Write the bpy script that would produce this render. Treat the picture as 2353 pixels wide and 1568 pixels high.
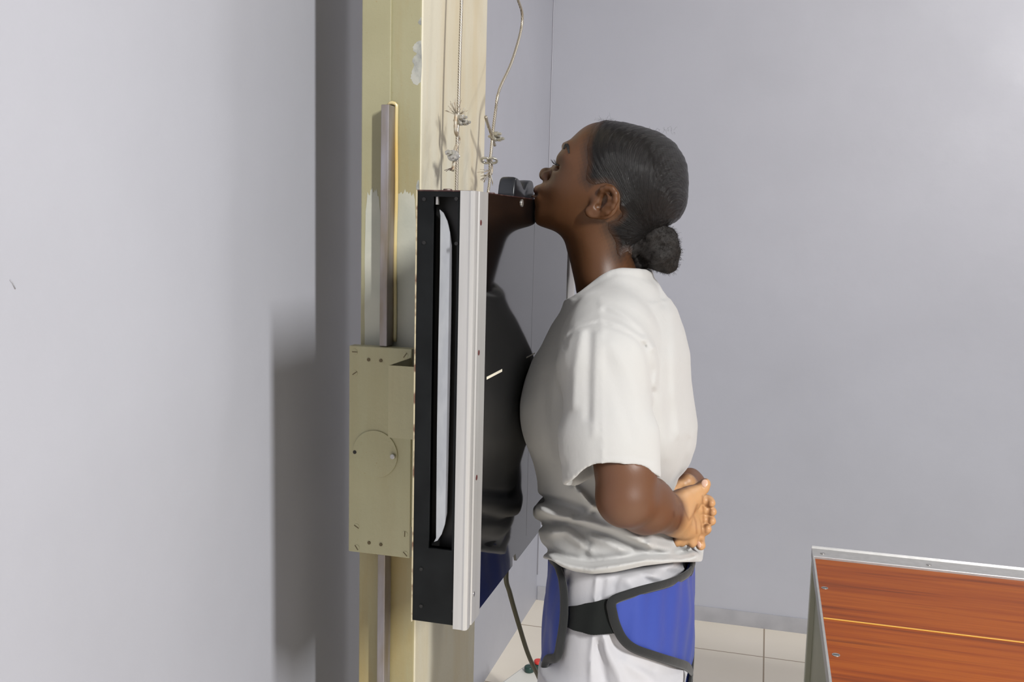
import bpy, bmesh, math, random
import numpy as np
from mathutils import Vector, Matrix
for o in list(bpy.data.objects): bpy.data.objects.remove(o)
random.seed(4); rng = np.random.default_rng(7)
S = bpy.context.scene; COL = S.collection
# ------------------------------------------------------------------ camera
F, PITCH, ROLL, YAW, H = 2194.02, 0.121455, 0.0245053, 0.2593817, 1.42
def cam_axes():
    cy, sy = math.cos(YAW), math.sin(YAW)
    fw = np.array([-sy*math.cos(PITCH), cy*math.cos(PITCH), -math.sin(PITCH)])
    r0 = np.array([cy, sy, 0.]); u0 = np.cross(r0, fw)
    r = math.cos(ROLL)*r0 + math.sin(ROLL)*u0; u = -math.sin(ROLL)*r0 + math.cos(ROLL)*u0
    return r, u, fw
CR, CU, CF = cam_axes()
cam = bpy.data.objects.new('camera', bpy.data.cameras.new('camera')); COL.objects.link(cam)
cam.data.sensor_width = 36; cam.data.lens = F/2353*36; cam.data.clip_start = .05
cam.matrix_world = Matrix(((CR[0], CU[0], -CF[0], 0), (CR[1], CU[1], -CF[1], 0), (CR[2], CU[2], -CF[2], H), (0, 0, 0, 1)))
S.camera = cam
def ray(u, v): return CR*(u-1176.5)/F + CU*(784-v)/F + CF
def at(u, v, y):                 # point seen at photo position (u,v) on the plane of depth y
    d = ray(u, v); p = d*y/d[1]; p[2] += H; return p
def atx(u, v, x):                # ... on the plane of constant x
    d = ray(u, v); p = d*x/d[0]; p[2] += H; return p
def atz(u, v, z):
    d = ray(u, v); p = d*(z-H)/d[2]; p[2] = z; return p
# ------------------------------------------------------------------ light, world, exposure
S.view_settings.view_transform = 'Standard'; S.view_settings.look = 'None'
S.view_settings.exposure = 0.84; S.view_settings.gamma = 1; S.view_settings.use_curve_mapping = False
w = bpy.data.worlds.new('world'); S.world = w; w.use_nodes = True
w.node_tree.nodes['Background'].inputs[0].default_value = (.75, .8, .9, 1)
w.node_tree.nodes['Background'].inputs[1].default_value = .05
CEIL = 3.3
def tube_light(name, a, b, width, power, col):
    a = Vector(a); b = Vector(b); L = bpy.data.lights.new(name, 'AREA'); L.shape = 'RECTANGLE'
    L.size = (b-a).length; L.size_y = width; L.energy = power; L.color = col
    o = bpy.data.objects.new(name, L); COL.objects.link(o)
    o.location = (a+b)/2; o.rotation_euler = (0, 0, math.atan2(b.y-a.y, b.x-a.x)); return o
def strip_light(name, a, b, target, width, power, col):      # strip from a to b, turned about its length to face target
    a = Vector(a); b = Vector(b); L = bpy.data.lights.new(name, 'AREA'); L.shape = 'RECTANGLE'
    L.size = (b-a).length; L.size_y = width; L.energy = power; L.color = col
    o = bpy.data.objects.new(name, L); COL.objects.link(o); c = (a+b)/2; x = (b-a).normalized()
    z = (c-Vector(target)); z = (z-x*z.dot(x)).normalized(); y = z.cross(x)
    o.matrix_world = Matrix(((x.x, y.x, z.x, c.x), (x.y, y.y, z.y, c.y), (x.z, y.z, z.z, c.z), (0, 0, 0, 1))); return o
strip_light('strip_light', (1.93, -1.095, 3.24), (2.66, -1.75, 2.78), (-.4, 1.3, 1.3), .12, 150, (1, .99, .97))
tube_light('ceiling_tube_light', (.9, 2.5, CEIL-.05), (2.1, 2.5, CEIL-.05), .12, 14, (1, .98, .95))
# ------------------------------------------------------------------ materials
def mat(name, col, rough=.5, metal=0., spec=.5, coat=0.):
    m = bpy.data.materials.new(name); m.use_nodes = True
    b = m.node_tree.nodes['Principled BSDF']
    b.inputs['Base Color'].default_value = (*col, 1); b.inputs['Roughness'].default_value = rough
    b.inputs['Metallic'].default_value = metal; b.inputs['Specular IOR Level'].default_value = spec
    b.inputs['Coat Weight'].default_value = coat
    return m
def N(m, t, **k):
    n = m.node_tree.nodes.new(t)
    for a, v in k.items():
        if a in n.inputs: n.inputs[a].default_value = v
        else: setattr(n, a, v)
    return n
def LK(m, a, b): m.node_tree.links.new(a, b)
def bsdf(m): return m.node_tree.nodes['Principled BSDF']
def coords(m, scale=(1, 1, 1), loc=(0, 0, 0), rot=(0, 0, 0)):
    tc = N(m, 'ShaderNodeTexCoord'); mp = N(m, 'ShaderNodeMapping')
    mp.inputs['Scale'].default_value = scale; mp.inputs['Location'].default_value = loc; mp.inputs['Rotation'].default_value = rot
    LK(m, tc.outputs['Object'], mp.inputs['Vector']); return mp.outputs['Vector']
def noise(m, vec, scale, detail=4, rough=.5):
    n = N(m, 'ShaderNodeTexNoise'); n.inputs['Scale'].default_value = scale; n.inputs['Detail'].default_value = detail
    n.inputs['Roughness'].default_value = rough; LK(m, vec, n.inputs['Vector']); return n.outputs['Fac']
def ramp(m, fac, stops):
    r = N(m, 'ShaderNodeValToRGB'); el = r.color_ramp.elements
    while len(el) < len(stops): el.new(.5)
    for e, (p, c) in zip(el, stops): e.position = p; e.color = (*c, 1) if len(c) == 3 else c
    LK(m, fac, r.inputs['Fac']); return r.outputs['Color']
def mix(m, fac, a, b, mode='MIX'):
    n = N(m, 'ShaderNodeMix'); n.data_type = 'RGBA'; n.blend_type = mode
    for sock, v in ((n.inputs[0], fac), (n.inputs[6], a), (n.inputs[7], b)):
        if isinstance(v, (int, float)): sock.default_value = v
        elif isinstance(v, tuple): sock.default_value = (*v, 1)
        else: LK(m, v, sock)
    return n.outputs[2]
def bump(m, fac, strength, dist):
    b = N(m, 'ShaderNodeBump'); b.inputs['Strength'].default_value = strength; b.inputs['Distance'].default_value = dist
    LK(m, fac, b.inputs['Height']); LK(m, b.outputs['Normal'], bsdf(m).inputs['Normal']); return b
def mathn(m, op, a, b=0.):
    n = N(m, 'ShaderNodeMath'); n.operation = op
    for s, v in ((n.inputs[0], a), (n.inputs[1], b)):
        if isinstance(v, (int, float)): s.default_value = v
        else: LK(m, v, s)
    return n.outputs[0]
def varied(name, c1, c2, scale, rough=.5, metal=0., detail=4, bs=0., bscale=200, bd=.001, stretch=(1, 1, 1), lo=.35, hi=.65, spec=.5):
    m = mat(name, c1, rough, metal, spec)
    v = coords(m, stretch); LK(m, ramp(m, noise(m, v, scale, detail), [(lo, c1), (hi, c2)]), bsdf(m).inputs['Base Color'])
    if bs: bump(m, noise(m, v, bscale, 3), bs, bd)
    return m
def wall_mat(name, col, rough=.38):
    m = mat(name, col, rough, 0, .3); v = coords(m)
    n = noise(m, v, 1.7, 5, .55)
    c2 = tuple(min(1, c*1.05) for c in col); c1 = tuple(c*.955 for c in col)
    LK(m, ramp(m, n, [(.3, c1), (.7, c2)]), bsdf(m).inputs['Base Color'])
    LK(m, ramp(m, noise(m, v, 2.3, 6, .6), [(.35, (rough+.10,)*3), (.7, (rough-.08,)*3)]), bsdf(m).inputs['Roughness'])
    bump(m, noise(m, v, 9, 6, .6), .12, .01); return m
M = {}
M['wall'] = wall_mat('grey_gloss_wall_paint', (.438, .446, .498), .46)
M['ceil'] = wall_mat('ceiling_paint', (.26, .26, .26), .7)  # ceiling out of sight, toned down so less light bounces back
M['wall2'] = wall_mat('dark_grey_unseen_wall', (.18, .18, .20))  # right and front walls, out of view, darkened to cut bounced light
M['skirt'] = varied('skirting_paint', (.36, .36, .39), (.42, .42, .45), 12, .5)
def tile_mat():
    m = mat('cream_floor_tiles', (.62, .55, .44), .25); T = .45
    v = coords(m, (1, 1, 1), (-.058+9*T, -3.174+9*T, 0))
    sx = N(m, 'ShaderNodeSeparateXYZ'); LK(m, v, sx.inputs[0]); fs = []
    for i in (0, 1):
        a = mathn(m, 'FRACT', mathn(m, 'DIVIDE', sx.outputs[i], T))
        fs.append(mathn(m, 'ADD', mathn(m, 'LESS_THAN', a, .0055), mathn(m, 'GREATER_THAN', a, .9945)))
    g = mathn(m, 'MAXIMUM', fs[0], fs[1])
    base = ramp(m, noise(m, v, 4, 5), [(.3, (.84, .77, .65)), (.7, (.88, .81, .70))])
    LK(m, mix(m, g, base, (.36, .28, .20)), bsdf(m).inputs['Base Color']); return m
M['tile'] = tile_mat()
def column_mat(name, c1, c2, stain, loc_u, amount):
    # aged cream enamel: blotchy tone plus rusty yellow stains drawn by noise streaks
    m = mat(name, c1, .42); v = coords(m, (1, 1, 1)); vs = coords(m, (9, 9, 1.3))
    base = ramp(m, noise(m, v, 5, 5), [(.3, c1), (.7, c2)])
    st = ramp(m, noise(m, vs, 1.6, 6, .6), [(.42, (0, 0, 0)), (.70, (amount,)*3)])
    col = mix(m, st, base, stain)
    sp = ramp(m, noise(m, v, 260, 2), [(.70, (0, 0, 0)), (.76, (.35,)*3)])
    col = mix(m, sp, col, (.28, .17, .05))
    LK(m, col, bsdf(m).inputs['Base Color'])
    bump(m, noise(m, v, 170, 3, .6), .25, .0012); return m
M['col_face'] = column_mat('darker_cream_enamel', (.30, .28, .165), (.35, .33, .205), (.30, .215, .075), 0, .75)
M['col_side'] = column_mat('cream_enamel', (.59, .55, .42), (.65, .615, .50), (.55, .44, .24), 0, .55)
M['carriage'] = column_mat('olive_cream_enamel', (.40, .385, .235), (.44, .42, .265), (.31, .23, .11), 0, .35)
M['bracket'] = column_mat('bracket_enamel', (.46, .44, .27), (.50, .48, .30), (.31, .23, .11), 0, .3)
M['worn'] = varied('worn_pale_paint', (.39, .40, .34), (.46, .46, .39), 14, .45, bs=.3, bscale=120)
M['chip'] = varied('bare_primer_patch', (.42, .42, .375), (.24, .25, .235), 45, .6, lo=.45, hi=.62)
M['amber'] = varied('dried_yellow_grease', (.66, .42, .09), (.60, .55, .33), 7, .2, stretch=(1, 1, .6), spec=.8)
M['rail'] = varied('aged_steel_rail', (.33, .31, .33), (.24, .20, .155), 10, .38, .55, stretch=(4, 4, .8))
M['alu'] = varied('brushed_aluminium', (.47, .465, .46), (.42, .415, .41), 8, .42, .35, stretch=(8, 8, .5), bs=.1, bscale=300)
M['alu_br'] = mat('bright_aluminium', (.80, .80, .80), .25, .6)
M['blackplate'] = mat('gloss_black_plate', (.0035, .0035, .004), .07, 0, .75, .25)
M['blackpaint'] = varied('black_enamel', (.0035, .0042, .0045), (.006, .007, .0075), 30, .42, spec=.18, bs=.1, bscale=60)
M['blackdeep'] = mat('dark_recess', (.004, .004, .004), .5)
M['maroon'] = varied('chipped_maroon_edge', (.035, .010, .010), (.16, .10, .08), 90, .4, lo=.5, hi=.7)
M['creamedge'] = varied('cream_chipped_edge', (.42, .37, .25), (.14, .08, .05), 55, .45, lo=.5, hi=.62)
M['screw'] = mat('dull_steel_screw', (.45, .44, .42), .35, .8)
M['screwred'] = mat('maroon_screw', (.085, .022, .020), .5)
M['hole'] = mat('dark_hole', (.02, .018, .015), .7)
M['slotbrown'] = mat('brown_screw_slot', (.12, .09, .04), .6)  # plain brown for the screw slots and bolt holes
M['rubber'] = varied('black_rubber', (.010, .011, .014), (.016, .018, .022), 30, .32)
M['mark'] = mat('cream_mark', (.78, .73, .60), .5)
M['slotpale'] = varied('pale_slot_strip', (.33, .345, .375), (.42, .435, .46), 18, .45, .15, stretch=(3, 3, 1))
def rope_mat():
    m = mat('twisted_steel_rope', (.42, .38, .32), .4, .6); v = coords(m)
    w_ = N(m, 'ShaderNodeTexWave'); w_.inputs['Scale'].default_value = 150; w_.inputs['Distortion'].default_value = 2.5
    w_.bands_direction = 'DIAGONAL'; LK(m, v, w_.inputs['Vector'])
    LK(m, ramp(m, w_.outputs['Fac'], [(.15, (.24, .20, .15)), (.65, (.50, .47, .41))]), bsdf(m).inputs['Base Color']); return m
M['rope'] = rope_mat()
M['clamp'] = varied('galvanised_clamp', (.40, .39, .34), (.56, .54, .50), 80, .35, .7)
M['rust'] = varied('rusty_strands', (.35, .26, .16), (.55, .52, .45), 100, .5, .4)
M['cord'] = mat('dark_olive_cord', (.055, .052, .028), .35)
def wood_mat():
    m = mat('reddish_wood_laminate', (.4, .15, .05), .40, 0, .12)
    v = coords(m, (1.1, 26, 1), rot=(0, 0, 0)); n1 = noise(m, v, 1.6, 7, .62); n2 = noise(m, coords(m, (5, 240, 1)), 1.4, 3, .6)
    c = ramp(m, n1, [(.28, (.150, .036, .010)), (.44, (.31, .066, .010)), (.60, (.40, .100, .012)), (.74, (.20, .045, .010))])
    c = mix(m, .35, c, ramp(m, n2, [(.35, (.55, .45, .40)), (.7, (1, 1, 1))]), 'MULTIPLY')
    LK(m, c, bsdf(m).inputs['Base Color']); return m
M['wood'] = wood_mat()
M['yellow'] = mat('yellow_inlay', (.80, .44, .06), .35)
M['green'] = varied('pale_green_steel', (.30, .305, .21), (.25, .255, .165), 6, .45)
M['palegreen'] = mat('pale_enamel_leg', (.50, .51, .43), .4)
M['white_enamel'] = mat('off_white_enamel', (.74, .73, .68), .4)
M['red'] = mat('red_button', (.65, .05, .04), .35)
M['dgreen'] = mat('dark_green_plastic', (.02, .055, .045), .35)
def cloth(name, col, sheen=.3, weave=900, bs=.12, wr=.25):
    m = mat(name, col, .85, 0, .25); bsdf(m).inputs['Sheen Weight'].default_value = sheen
    v = coords(m); n = noise(m, v, weave, 2); n2 = noise(m, coords(m, (1, 1, .55)), 22, 4, .55)
    b1 = N(m, 'ShaderNodeBump'); b1.inputs['Strength'].default_value = bs; b1.inputs['Distance'].default_value = .0006; LK(m, n, b1.inputs['Height'])
    b2 = N(m, 'ShaderNodeBump'); b2.inputs['Strength'].default_value = wr; b2.inputs['Distance'].default_value = .006; LK(m, n2, b2.inputs['Height'])
    LK(m, b1.outputs['Normal'], b2.inputs['Normal']); LK(m, b2.outputs['Normal'], bsdf(m).inputs['Normal']); return m
M['tshirt'] = cloth('white_cotton_jersey', (.43, .428, .42))
M['trouser'] = cloth('white_trouser_cloth', (.43, .428, .45))
M['blue'] = cloth('blue_nylon', (.030, .054, .27), .1, 1400, .1, .22); bsdf(M['blue']).inputs['Roughness'].default_value = .5
M['binding'] = cloth('charcoal_binding', (.014, .015, .0155), .2, 1200, .4)
M['belt'] = cloth('black_elastic', (.004, .0055, .005), .05, 1500, .4)
def skin_mat():
    m = mat('brown_skin', (.2, .08, .04), .46, 0, .42)
    a = N(m, 'ShaderNodeVertexColor'); a.layer_name = 'tone'; v = coords(m)
    c = mix(m, .22, a.outputs['Color'], ramp(m, noise(m, v, 30, 5), [(.3, (.72, .68, .66)), (.7, (1, 1, 1))]), 'MULTIPLY')
    LK(m, c, bsdf(m).inputs['Base Color']); bsdf(m).inputs['Subsurface Weight'].default_value = .12
    bsdf(m).inputs['Subsurface Radius'].default_value = (.012, .004, .002); bsdf(m).inputs['Subsurface Scale'].default_value = .5
    bump(m, noise(m, v, 700, 3), .10, .0005); return m
M['skin'] = skin_mat()
M['nail'] = mat('pale_nail', (.62, .40, .30), .3)
def hair_mat():
    m = mat('sleek_black_hair', (.010, .009, .009), .36, 0, .24)
    a = N(m, 'ShaderNodeAttribute'); a.attribute_name = 'comb'; mp = N(m, 'ShaderNodeMapping'); mp.inputs['Scale'].default_value = (55, 3.2, 0)
    LK(m, a.outputs['Vector'], mp.inputs['Vector']); n = noise(m, mp.outputs['Vector'], 1, 7, .68)
    ea = N(m, 'ShaderNodeAttribute'); ea.attribute_name = 'edge'     # sparse fine hairs let the skin show at the hairline
    ef = ramp(m, mathn(m, 'ADD', ea.outputs['Fac'], mathn(m, 'MULTIPLY', mathn(m, 'SUBTRACT', n, .5), .7)), [(.05, (0, 0, 0)), (.75, (1, 1, 1))])
    LK(m, mix(m, ef, (.055, .025, .013), ramp(m, n, [(.35, (.004, .0036, .0036)), (.75, (.016, .014, .0135))])), bsdf(m).inputs['Base Color'])
    LK(m, ramp(m, n, [(.3, (.38,)*3), (.7, (.22,)*3)]), bsdf(m).inputs['Roughness'])
    bump(m, n, .7, .003); return m
M['hair'] = hair_mat()
M['afro'] = mat('textured_black_hair', (.012, .010, .009), .7, 0, .3)
M['lash'] = mat('black_lash', (.006, .006, .006), .5)
M['shoe'] = mat('black_shoe', (.02, .02, .02), .4)
# ------------------------------------------------------------------ mesh helpers
def tag(o, label=None, cat=None, group=None, kind=None):
    for k, v in (('label', label), ('category', cat), ('group', group), ('kind', kind)):
        if v: o[k] = v
    return o
def link(name, me, m, parent=None, smooth=False):
    o = bpy.data.objects.new(name, me); COL.objects.link(o)
    if m is not None: me.materials.append(m if not isinstance(m, str) else M[m])
    if parent is not None: o.parent = parent; o.matrix_parent_inverse = parent.matrix_world.inverted()
    if smooth: me.polygons.foreach_set('use_smooth', [True]*len(me.polygons))
    return o
def empty(name, loc, **k):
    o = bpy.data.objects.new(name, None); COL.objects.link(o); o.location = loc
    o.matrix_world = Matrix.Translation(loc); o.empty_display_size = .1; return tag(o, **k)
def from_bm(name, bm, m, parent=None, smooth=False, bev=0., seg=2):
    bmesh.ops.recalc_face_normals(bm, faces=bm.faces)
    me = bpy.data.meshes.new(name); bm.to_mesh(me); bm.free(); o = link(name, me, m, parent, smooth)
    if bev:
        b = o.modifiers.new('bevel', 'BEVEL'); b.width = bev; b.segments = seg; b.limit_method = 'ANGLE'
    return o
def add_box(bm, a, b):
    x0, y0, z0 = a; x1, y1, z1 = b
    v = [bm.verts.new(p) for p in ((x0, y0, z0), (x1, y0, z0), (x1, y1, z0), (x0, y1, z0), (x0, y0, z1), (x1, y0, z1), (x1, y1, z1), (x0, y1, z1))]
    for f in ((0, 3, 2, 1), (4, 5, 6, 7), (0, 1, 5, 4), (1, 2, 6, 5), (2, 3, 7, 6), (3, 0, 4, 7)): bm.faces.new([v[i] for i in f])
def box(name, a, b, m, parent=None, bev=0., seg=2):
    bm = bmesh.new(); add_box(bm, a, b); return from_bm(name, bm, m, parent, False, bev, seg)
def add_prism(bm, poly, axis, lo, hi):     # poly in the two other axes
    def P(a, b, c): return {0: (c, a, b), 1: (a, c, b), 2: (a, b, c)}[axis]
    A = [bm.verts.new(P(a, b, lo)) for a, b in poly]; B = [bm.verts.new(P(a, b, hi)) for a, b in poly]
    n = len(poly); bm.faces.new(A); bm.faces.new(B[::-1])
    for i in range(n): bm.faces.new((A[i], B[i], B[(i+1) % n], A[(i+1) % n]))
def prism(name, poly, axis, lo, hi, m, parent=None, bev=0.):
    bm = bmesh.new(); add_prism(bm, poly, axis, lo, hi); return from_bm(name, bm, m, parent, False, bev)
def add_cyl(bm, c, axis, r, L, seg=24, r2=None, sy=1.):
    q = Vector((0, 0, 1)).rotation_difference(Vector(axis).normalized()).to_matrix().to_4x4()
    bmesh.ops.create_cone(bm, cap_ends=True, segments=seg, radius1=r, radius2=r if r2 is None else r2, depth=L,
                          matrix=Matrix.Translation(c) @ q @ Matrix.Diagonal((1, sy, 1, 1)))
def cyl(name, c, axis, r, L, m, parent=None, seg=24, bev=0., r2=None):
    bm = bmesh.new(); add_cyl(bm, c, axis, r, L, seg, r2); o = from_bm(name, bm, m, parent, False, bev)
    for p in o.data.polygons: p.use_smooth = len(p.vertices) == 4
    return o
def catmull(P, n=8):
    P = [np.array(p, float) for p in P]; out = []
    Q = [2*P[0]-P[1]] + P + [2*P[-1]-P[-2]]
    for i in range(1, len(Q)-2):
        for k in range(n):
            t = k/n; a, b, c, d = Q[i-1:i+3]
            out.append(.5*((2*b)+(c-a)*t+(2*a-5*b+4*c-d)*t*t+(3*b-a-3*c+d)*t**3))
    out.append(P[-1]); return out
def add_tube(bm, pts, r, seg=8, flat=None):
    pts = [Vector(p) for p in pts]; rings = []; n = len(pts); up = Vector((.3, .2, 1)).normalized()
    for i, p in enumerate(pts):
        t = (pts[min(i+1, n-1)]-pts[max(i-1, 0)]).normalized()
        s = t.cross(up if abs(t.dot(up)) < .95 else Vector((1, 0, 0))).normalized(); q = s.cross(t).normalized()
        rr = r[i] if hasattr(r, '__len__') else r
        rings.append([bm.verts.new(p+(s*math.cos(a)+q*math.sin(a))*rr) for a in [2*math.pi*k/seg for k in range(seg)]])
    for A, B in zip(rings, rings[1:]):
        for k in range(seg): bm.faces.new((A[k], A[(k+1) % seg], B[(k+1) % seg], B[k]))
    bm.faces.new(rings[0][::-1]); bm.faces.new(rings[-1])
def tube(name, pts, r, m, parent=None, seg=10):
    bm = bmesh.new(); add_tube(bm, pts, r, seg); return from_bm(name, bm, m, parent, True)
# ------------------------------------------------------------------ room
XL = float(atz(1233, 1377, 0)[0]); YB = float(atz(1232, 1378, 0)[1]); XR, YF = 3.6, -2.8
def struct(o): o['kind'] = 'structure'; return o
struct(box('floor', (XL-.15, YF-.15, -.12), (XR+.15, YB+.15, 0), 'tile'))
struct(box('ceiling', (XL-.15, YF-.15, CEIL), (XR+.15, YB+.15, CEIL+.1), 'ceil'))
struct(box('wall_left', (XL-.15, YF-.15, 0), (XL, YB+.15, CEIL), 'wall'))
struct(box('wall_back', (XL, YB, 0), (XR, YB+.15, CEIL), 'wall'))
struct(box('wall_right', (XR, YF-.15, 0), (XR+.15, YB+.15, CEIL), 'wall2'))
struct(box('wall_front', (XL, YF-.15, 0), (XR, YF, CEIL), 'wall2'))
struct(box('baseboard_back', (XL+.004, YB-.004, 0), (XR, YB, .055), 'skirt'))
struct(tube('trim_1', [(XL+.002, YB-.002, .1), (XL+.002, YB-.002, CEIL)], .0016, mat('corner_filler_line', (.47, .475, .525), .4)))
def wall_mark(pts, x, r, name, label):
    o = tube(name, [tuple(atx(u, v, x)) for u, v in pts], r, mat(name+'_paint', (.33, .33, .36), .6)); tag(o, label=label, cat='mark'); return o
# ------------------------------------------------------------------ x-ray column
CY = 1.42
cxl, cxm, cxr = [float(at(u, 300, CY)[0]) for u in (831.5, 899, 968.5)]
CY2 = CY*1.2417
stand = empty('x_ray_stand', (cxr-.05, CY+.17, 0), label='tall cream enamelled steel column of the x-ray stand, standing by the left wall', cat='column')
bm = bmesh.new(); add_box(bm, (cxl, CY, 0), (cxr, CY2, CEIL-.002)); col = from_bm('column', bm, 'col_face', stand, False, .004, 3)
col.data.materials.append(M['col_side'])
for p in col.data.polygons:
    if p.normal.x > .5: p.material_index = 1  # +x face takes the lighter cream, the other faces the darker one
box('raised_edge_strip', (cxl+.001, CY-.004, 0), (cxm, CY+.001, CEIL-.003), 'col_face', stand, .0015)
zw0, zw1 = at(900, 790, CY)[2], at(900, 432, CY)[2]
bm = bmesh.new()
def blob_poly(a0, a1, b0, b1, jag, n=26, seed=1):
    R = random.Random(seed); cx, cy = (a0+a1)/2, (b0+b1)/2; pts = []
    for k in range(n):
        t = 2*math.pi*k/n; c, s = math.cos(t), math.sin(t); p = 6
        r = (abs(c)**p+abs(s)**p)**(-1/p); j = 1-jag*R.random(); pts.append((cx+(a1-a0)/2*c*r*j, cy+(b1-b0)/2*s*r*j))
    return pts
prism('worn_patch', blob_poly(cxm+.004, cxr-.006, zw0-.2, zw1, .05, 60, 3), 1, CY-.0003, CY+.001, 'worn', stand)
prism('worn_patch', blob_poly(cxl+.008, cxm-.014, zw0-.2, zw1, .06, 60, 5), 1, CY-.0044, CY+.001, 'worn', stand)
# bare patches where the enamel flaked off the corner
def chip(poly, name='paint_chip'):
    R_ = random.Random(len(poly)); J = []
    for (a, b), (c, d) in zip(poly, poly[1:]+poly[:1]):
        for k in range(4): t = k/4; J.append((a+(c-a)*t+R_.uniform(-1.3, 1.3)*(a < 965), b+(d-b)*t+R_.uniform(-1.3, 1.3)))
    pp = [(at(u, v, CY)[0], at(u, v, CY)[2]) for u, v in J]
    prism(name, pp, 1, CY-.0002, CY+.002, 'chip', stand)
chip([(968, 92), (958, 96), (948, 108), (951, 118), (958, 124), (950, 132), (947, 142), (952, 150), (946, 165), (944, 180), (949, 192), (958, 196), (967, 190), (969, 150)])
chip([(968, 40), (963, 46), (961, 54), (968, 58)])
chip([(963, 414), (958, 418), (957, 436), (963, 438)])
# guide rail on the near face
rx0, rx1 = at(873.5, 500, CY-.030)[0], at(891.5, 500, CY-.030)[0]
zr = at(885, 240, CY-.030)[2]
RZ = (at(806, 1268, CY-.035)[2]-.0008, at(801, 794, CY-.035)[2]+.0006)      # the carriage grips the rail between these heights
box('guide_rail', (rx0, CY-.030, .02), (rx1, CY-.0035, RZ[0]), 'rail', stand, .0012); box('guide_rail', (rx0, CY-.030, RZ[1]), (rx1, CY-.0035, zr), 'rail', stand, .0012)
box('guide_rail', (cxr-.045, CY2, .02), (cxr-.03, CY2+.012, zr), 'rail', stand, .0012)
pts = [(rx1+.0020+.0006*math.sin(z*31), CY-.003, z) for z in np.linspace(zw0+.004, zr+.002, 56)]+[(rx1-.001, CY-.004, zr+.0045), (rx1-.005, CY-.005, zr+.0055), (rx1-.009, CY-.005, zr+.005), (rx1-.013, CY-.005, zr+.002)]
tube('grease_seam', pts, [.0030 if i < 58 else .0030*(60-i)/2.5 for i in range(60)], 'amber', stand, 8)
# ------------------------------------------------------------------ chest bucky with its carriage
bx0, bxs, bx1 = -.3985, -.3455, -.330
by0, by1 = 1.057, 1.659; zt, zb = H+.0362, H-.4858
bucky = empty('chest_x_ray_unit', (-.36, 1.36, zb), label='black chest x-ray cassette holder with aluminium edge strips and cream carriage, mounted on the column', cat='x-ray machine')
cz0, cz1 = at(806, 1268, CY-.035)[2], at(801, 794, CY-.035)[2]; cx0 = at(802, 900, CY-.035)[0]
car = box('carriage', (cx0, CY-.035, cz0), (cxr+.002, CY-.0165, cz1), 'carriage', bucky, .0015)
box('carriage_arm', (cxr+.0015, CY-.034, cz0+.05), (bx0-.001, CY2-.02, cz1-.03), 'carriage', bucky, .004)
cp = lambda u, v: tuple(at(u, v, CY-.0355))
c0 = cp(862, 1044)
bm = bmesh.new(); add_cyl(bm, (c0[0], CY-.0355, c0[2]), (0, 1, 0), .0385, .003, 64)
disc = from_bm('round_cover', bm, 'carriage', bucky, False, .0006)
bm = bmesh.new(); a = cp(905, 1048); add_cyl(bm, (a[0], CY-.0395, a[2]), (0, 1, 0), .0042, .006, 20); from_bm('cover_screw', bm, 'screw', disc, False, .001)
bm = bmesh.new(); a = cp(816, 1039); add_cyl(bm, (a[0], CY-.0366, a[2]), (0, 1, 0), .003, .002, 16); from_bm('cover_hole', bm, 'hole', disc)
for u, v in ((847, 827), (875, 829), (848, 1248), (875, 1252)):
    p = cp(u, v); bm = bmesh.new(); add_cyl(bm, (p[0], CY-.0352, p[2]), (0, 1, 0), .0027, .002, 16); o = from_bm('bolt_hole', bm, 'slotbrown', bucky)
for u, v, a in ((815, 809, 0), (815, 858, 35), (931, 817, 55), (819, 1211, -30), (819, 1259, -55), (930, 1228, 88), (931, 1274, -45)):
    p = cp(u, v); bm = bmesh.new(); add_cyl(bm, (p[0], CY-.0352, p[2]), (0, 1, 0), .0050, .0006, 20)
    sc = from_bm('slotted_screw', bm, 'carriage', bucky, False, .0003)
    bm = bmesh.new(); add_box(bm, (-.0045, -.0005, -.0007), (.0045, .0005, .0007)); bmesh.ops.rotate(bm, cent=(0, 0, 0), matrix=Matrix.Rotation(-math.radians(a), 3, 'Y'), verts=bm.verts)
    bmesh.ops.translate(bm, vec=(p[0], CY-.0354, p[2]), verts=bm.verts); from_bm('slot', bm, 'slotbrown', sc)
# folded bracket sheet between carriage and cassette holder
yb_ = 1.300; p0 = at(893, 840, yb_); p1 = at(893, 1006, yb_); ex = bx0-.001
bm = bmesh.new(); t = .002
add_box(bm, (p0[0], yb_, p1[2]), (ex-.03, yb_+t, p0[2])); add_box(bm, (p0[0], yb_+t+.0001, p1[2]+t), (p0[0]+t, CY-.034, p0[2])); add_box(bm, (p0[0], yb_+t+.0001, p1[2]), (ex-.03, CY-.034, p1[2]+t-.0001))
add_box(bm, (ex-.0298, yb_+t+.0001, p1[2]+t), (ex-.028, CY-.034, p0[2])); add_box(bm, (ex-.0298, yb_, p1[2]+.01), (ex, yb_+t-.0001, p0[2]-.01))
from_bm('folded_bracket', bm, 'bracket', bucky)
# housing
Z = lambda v, u=1000: at(u, v, by0)[2]
X = lambda u, v=800: at(u, v, by0)[0]
sx0, sx1, sz0, sz1 = X(991), X(1046), Z(1262), Z(452)
bm = bmesh.new()
add_box(bm, (bx0, by0, zb), (sx0, by0+.003, zt)); add_box(bm, (sx1, by0, zb), (bxs+.002, by0+.003, zt))
add_box(bm, (sx0, by0, zb), (sx1, by0+.003, sz0)); add_box(bm, (sx0, by0, sz1), (sx1, by0+.003, zt))
add_box(bm, (bx0, by0+.003, zb), (bx0+.0012, by0+.032, zt))  # unseen rear sheet, added to stop light leaking through the slot
sp = from_bm('side_panel', bm, 'blackpaint', bucky)
bm = bmesh.new(); add_box(bm, (bx0+.001, by0+.03, zb+.016), (bx1-.004, by1-.003, zt-.001)); add_box(bm, (bx0+.001, by0+.003, zt-.004), (bx1-.004, by0+.03, zt-.001))
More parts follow.
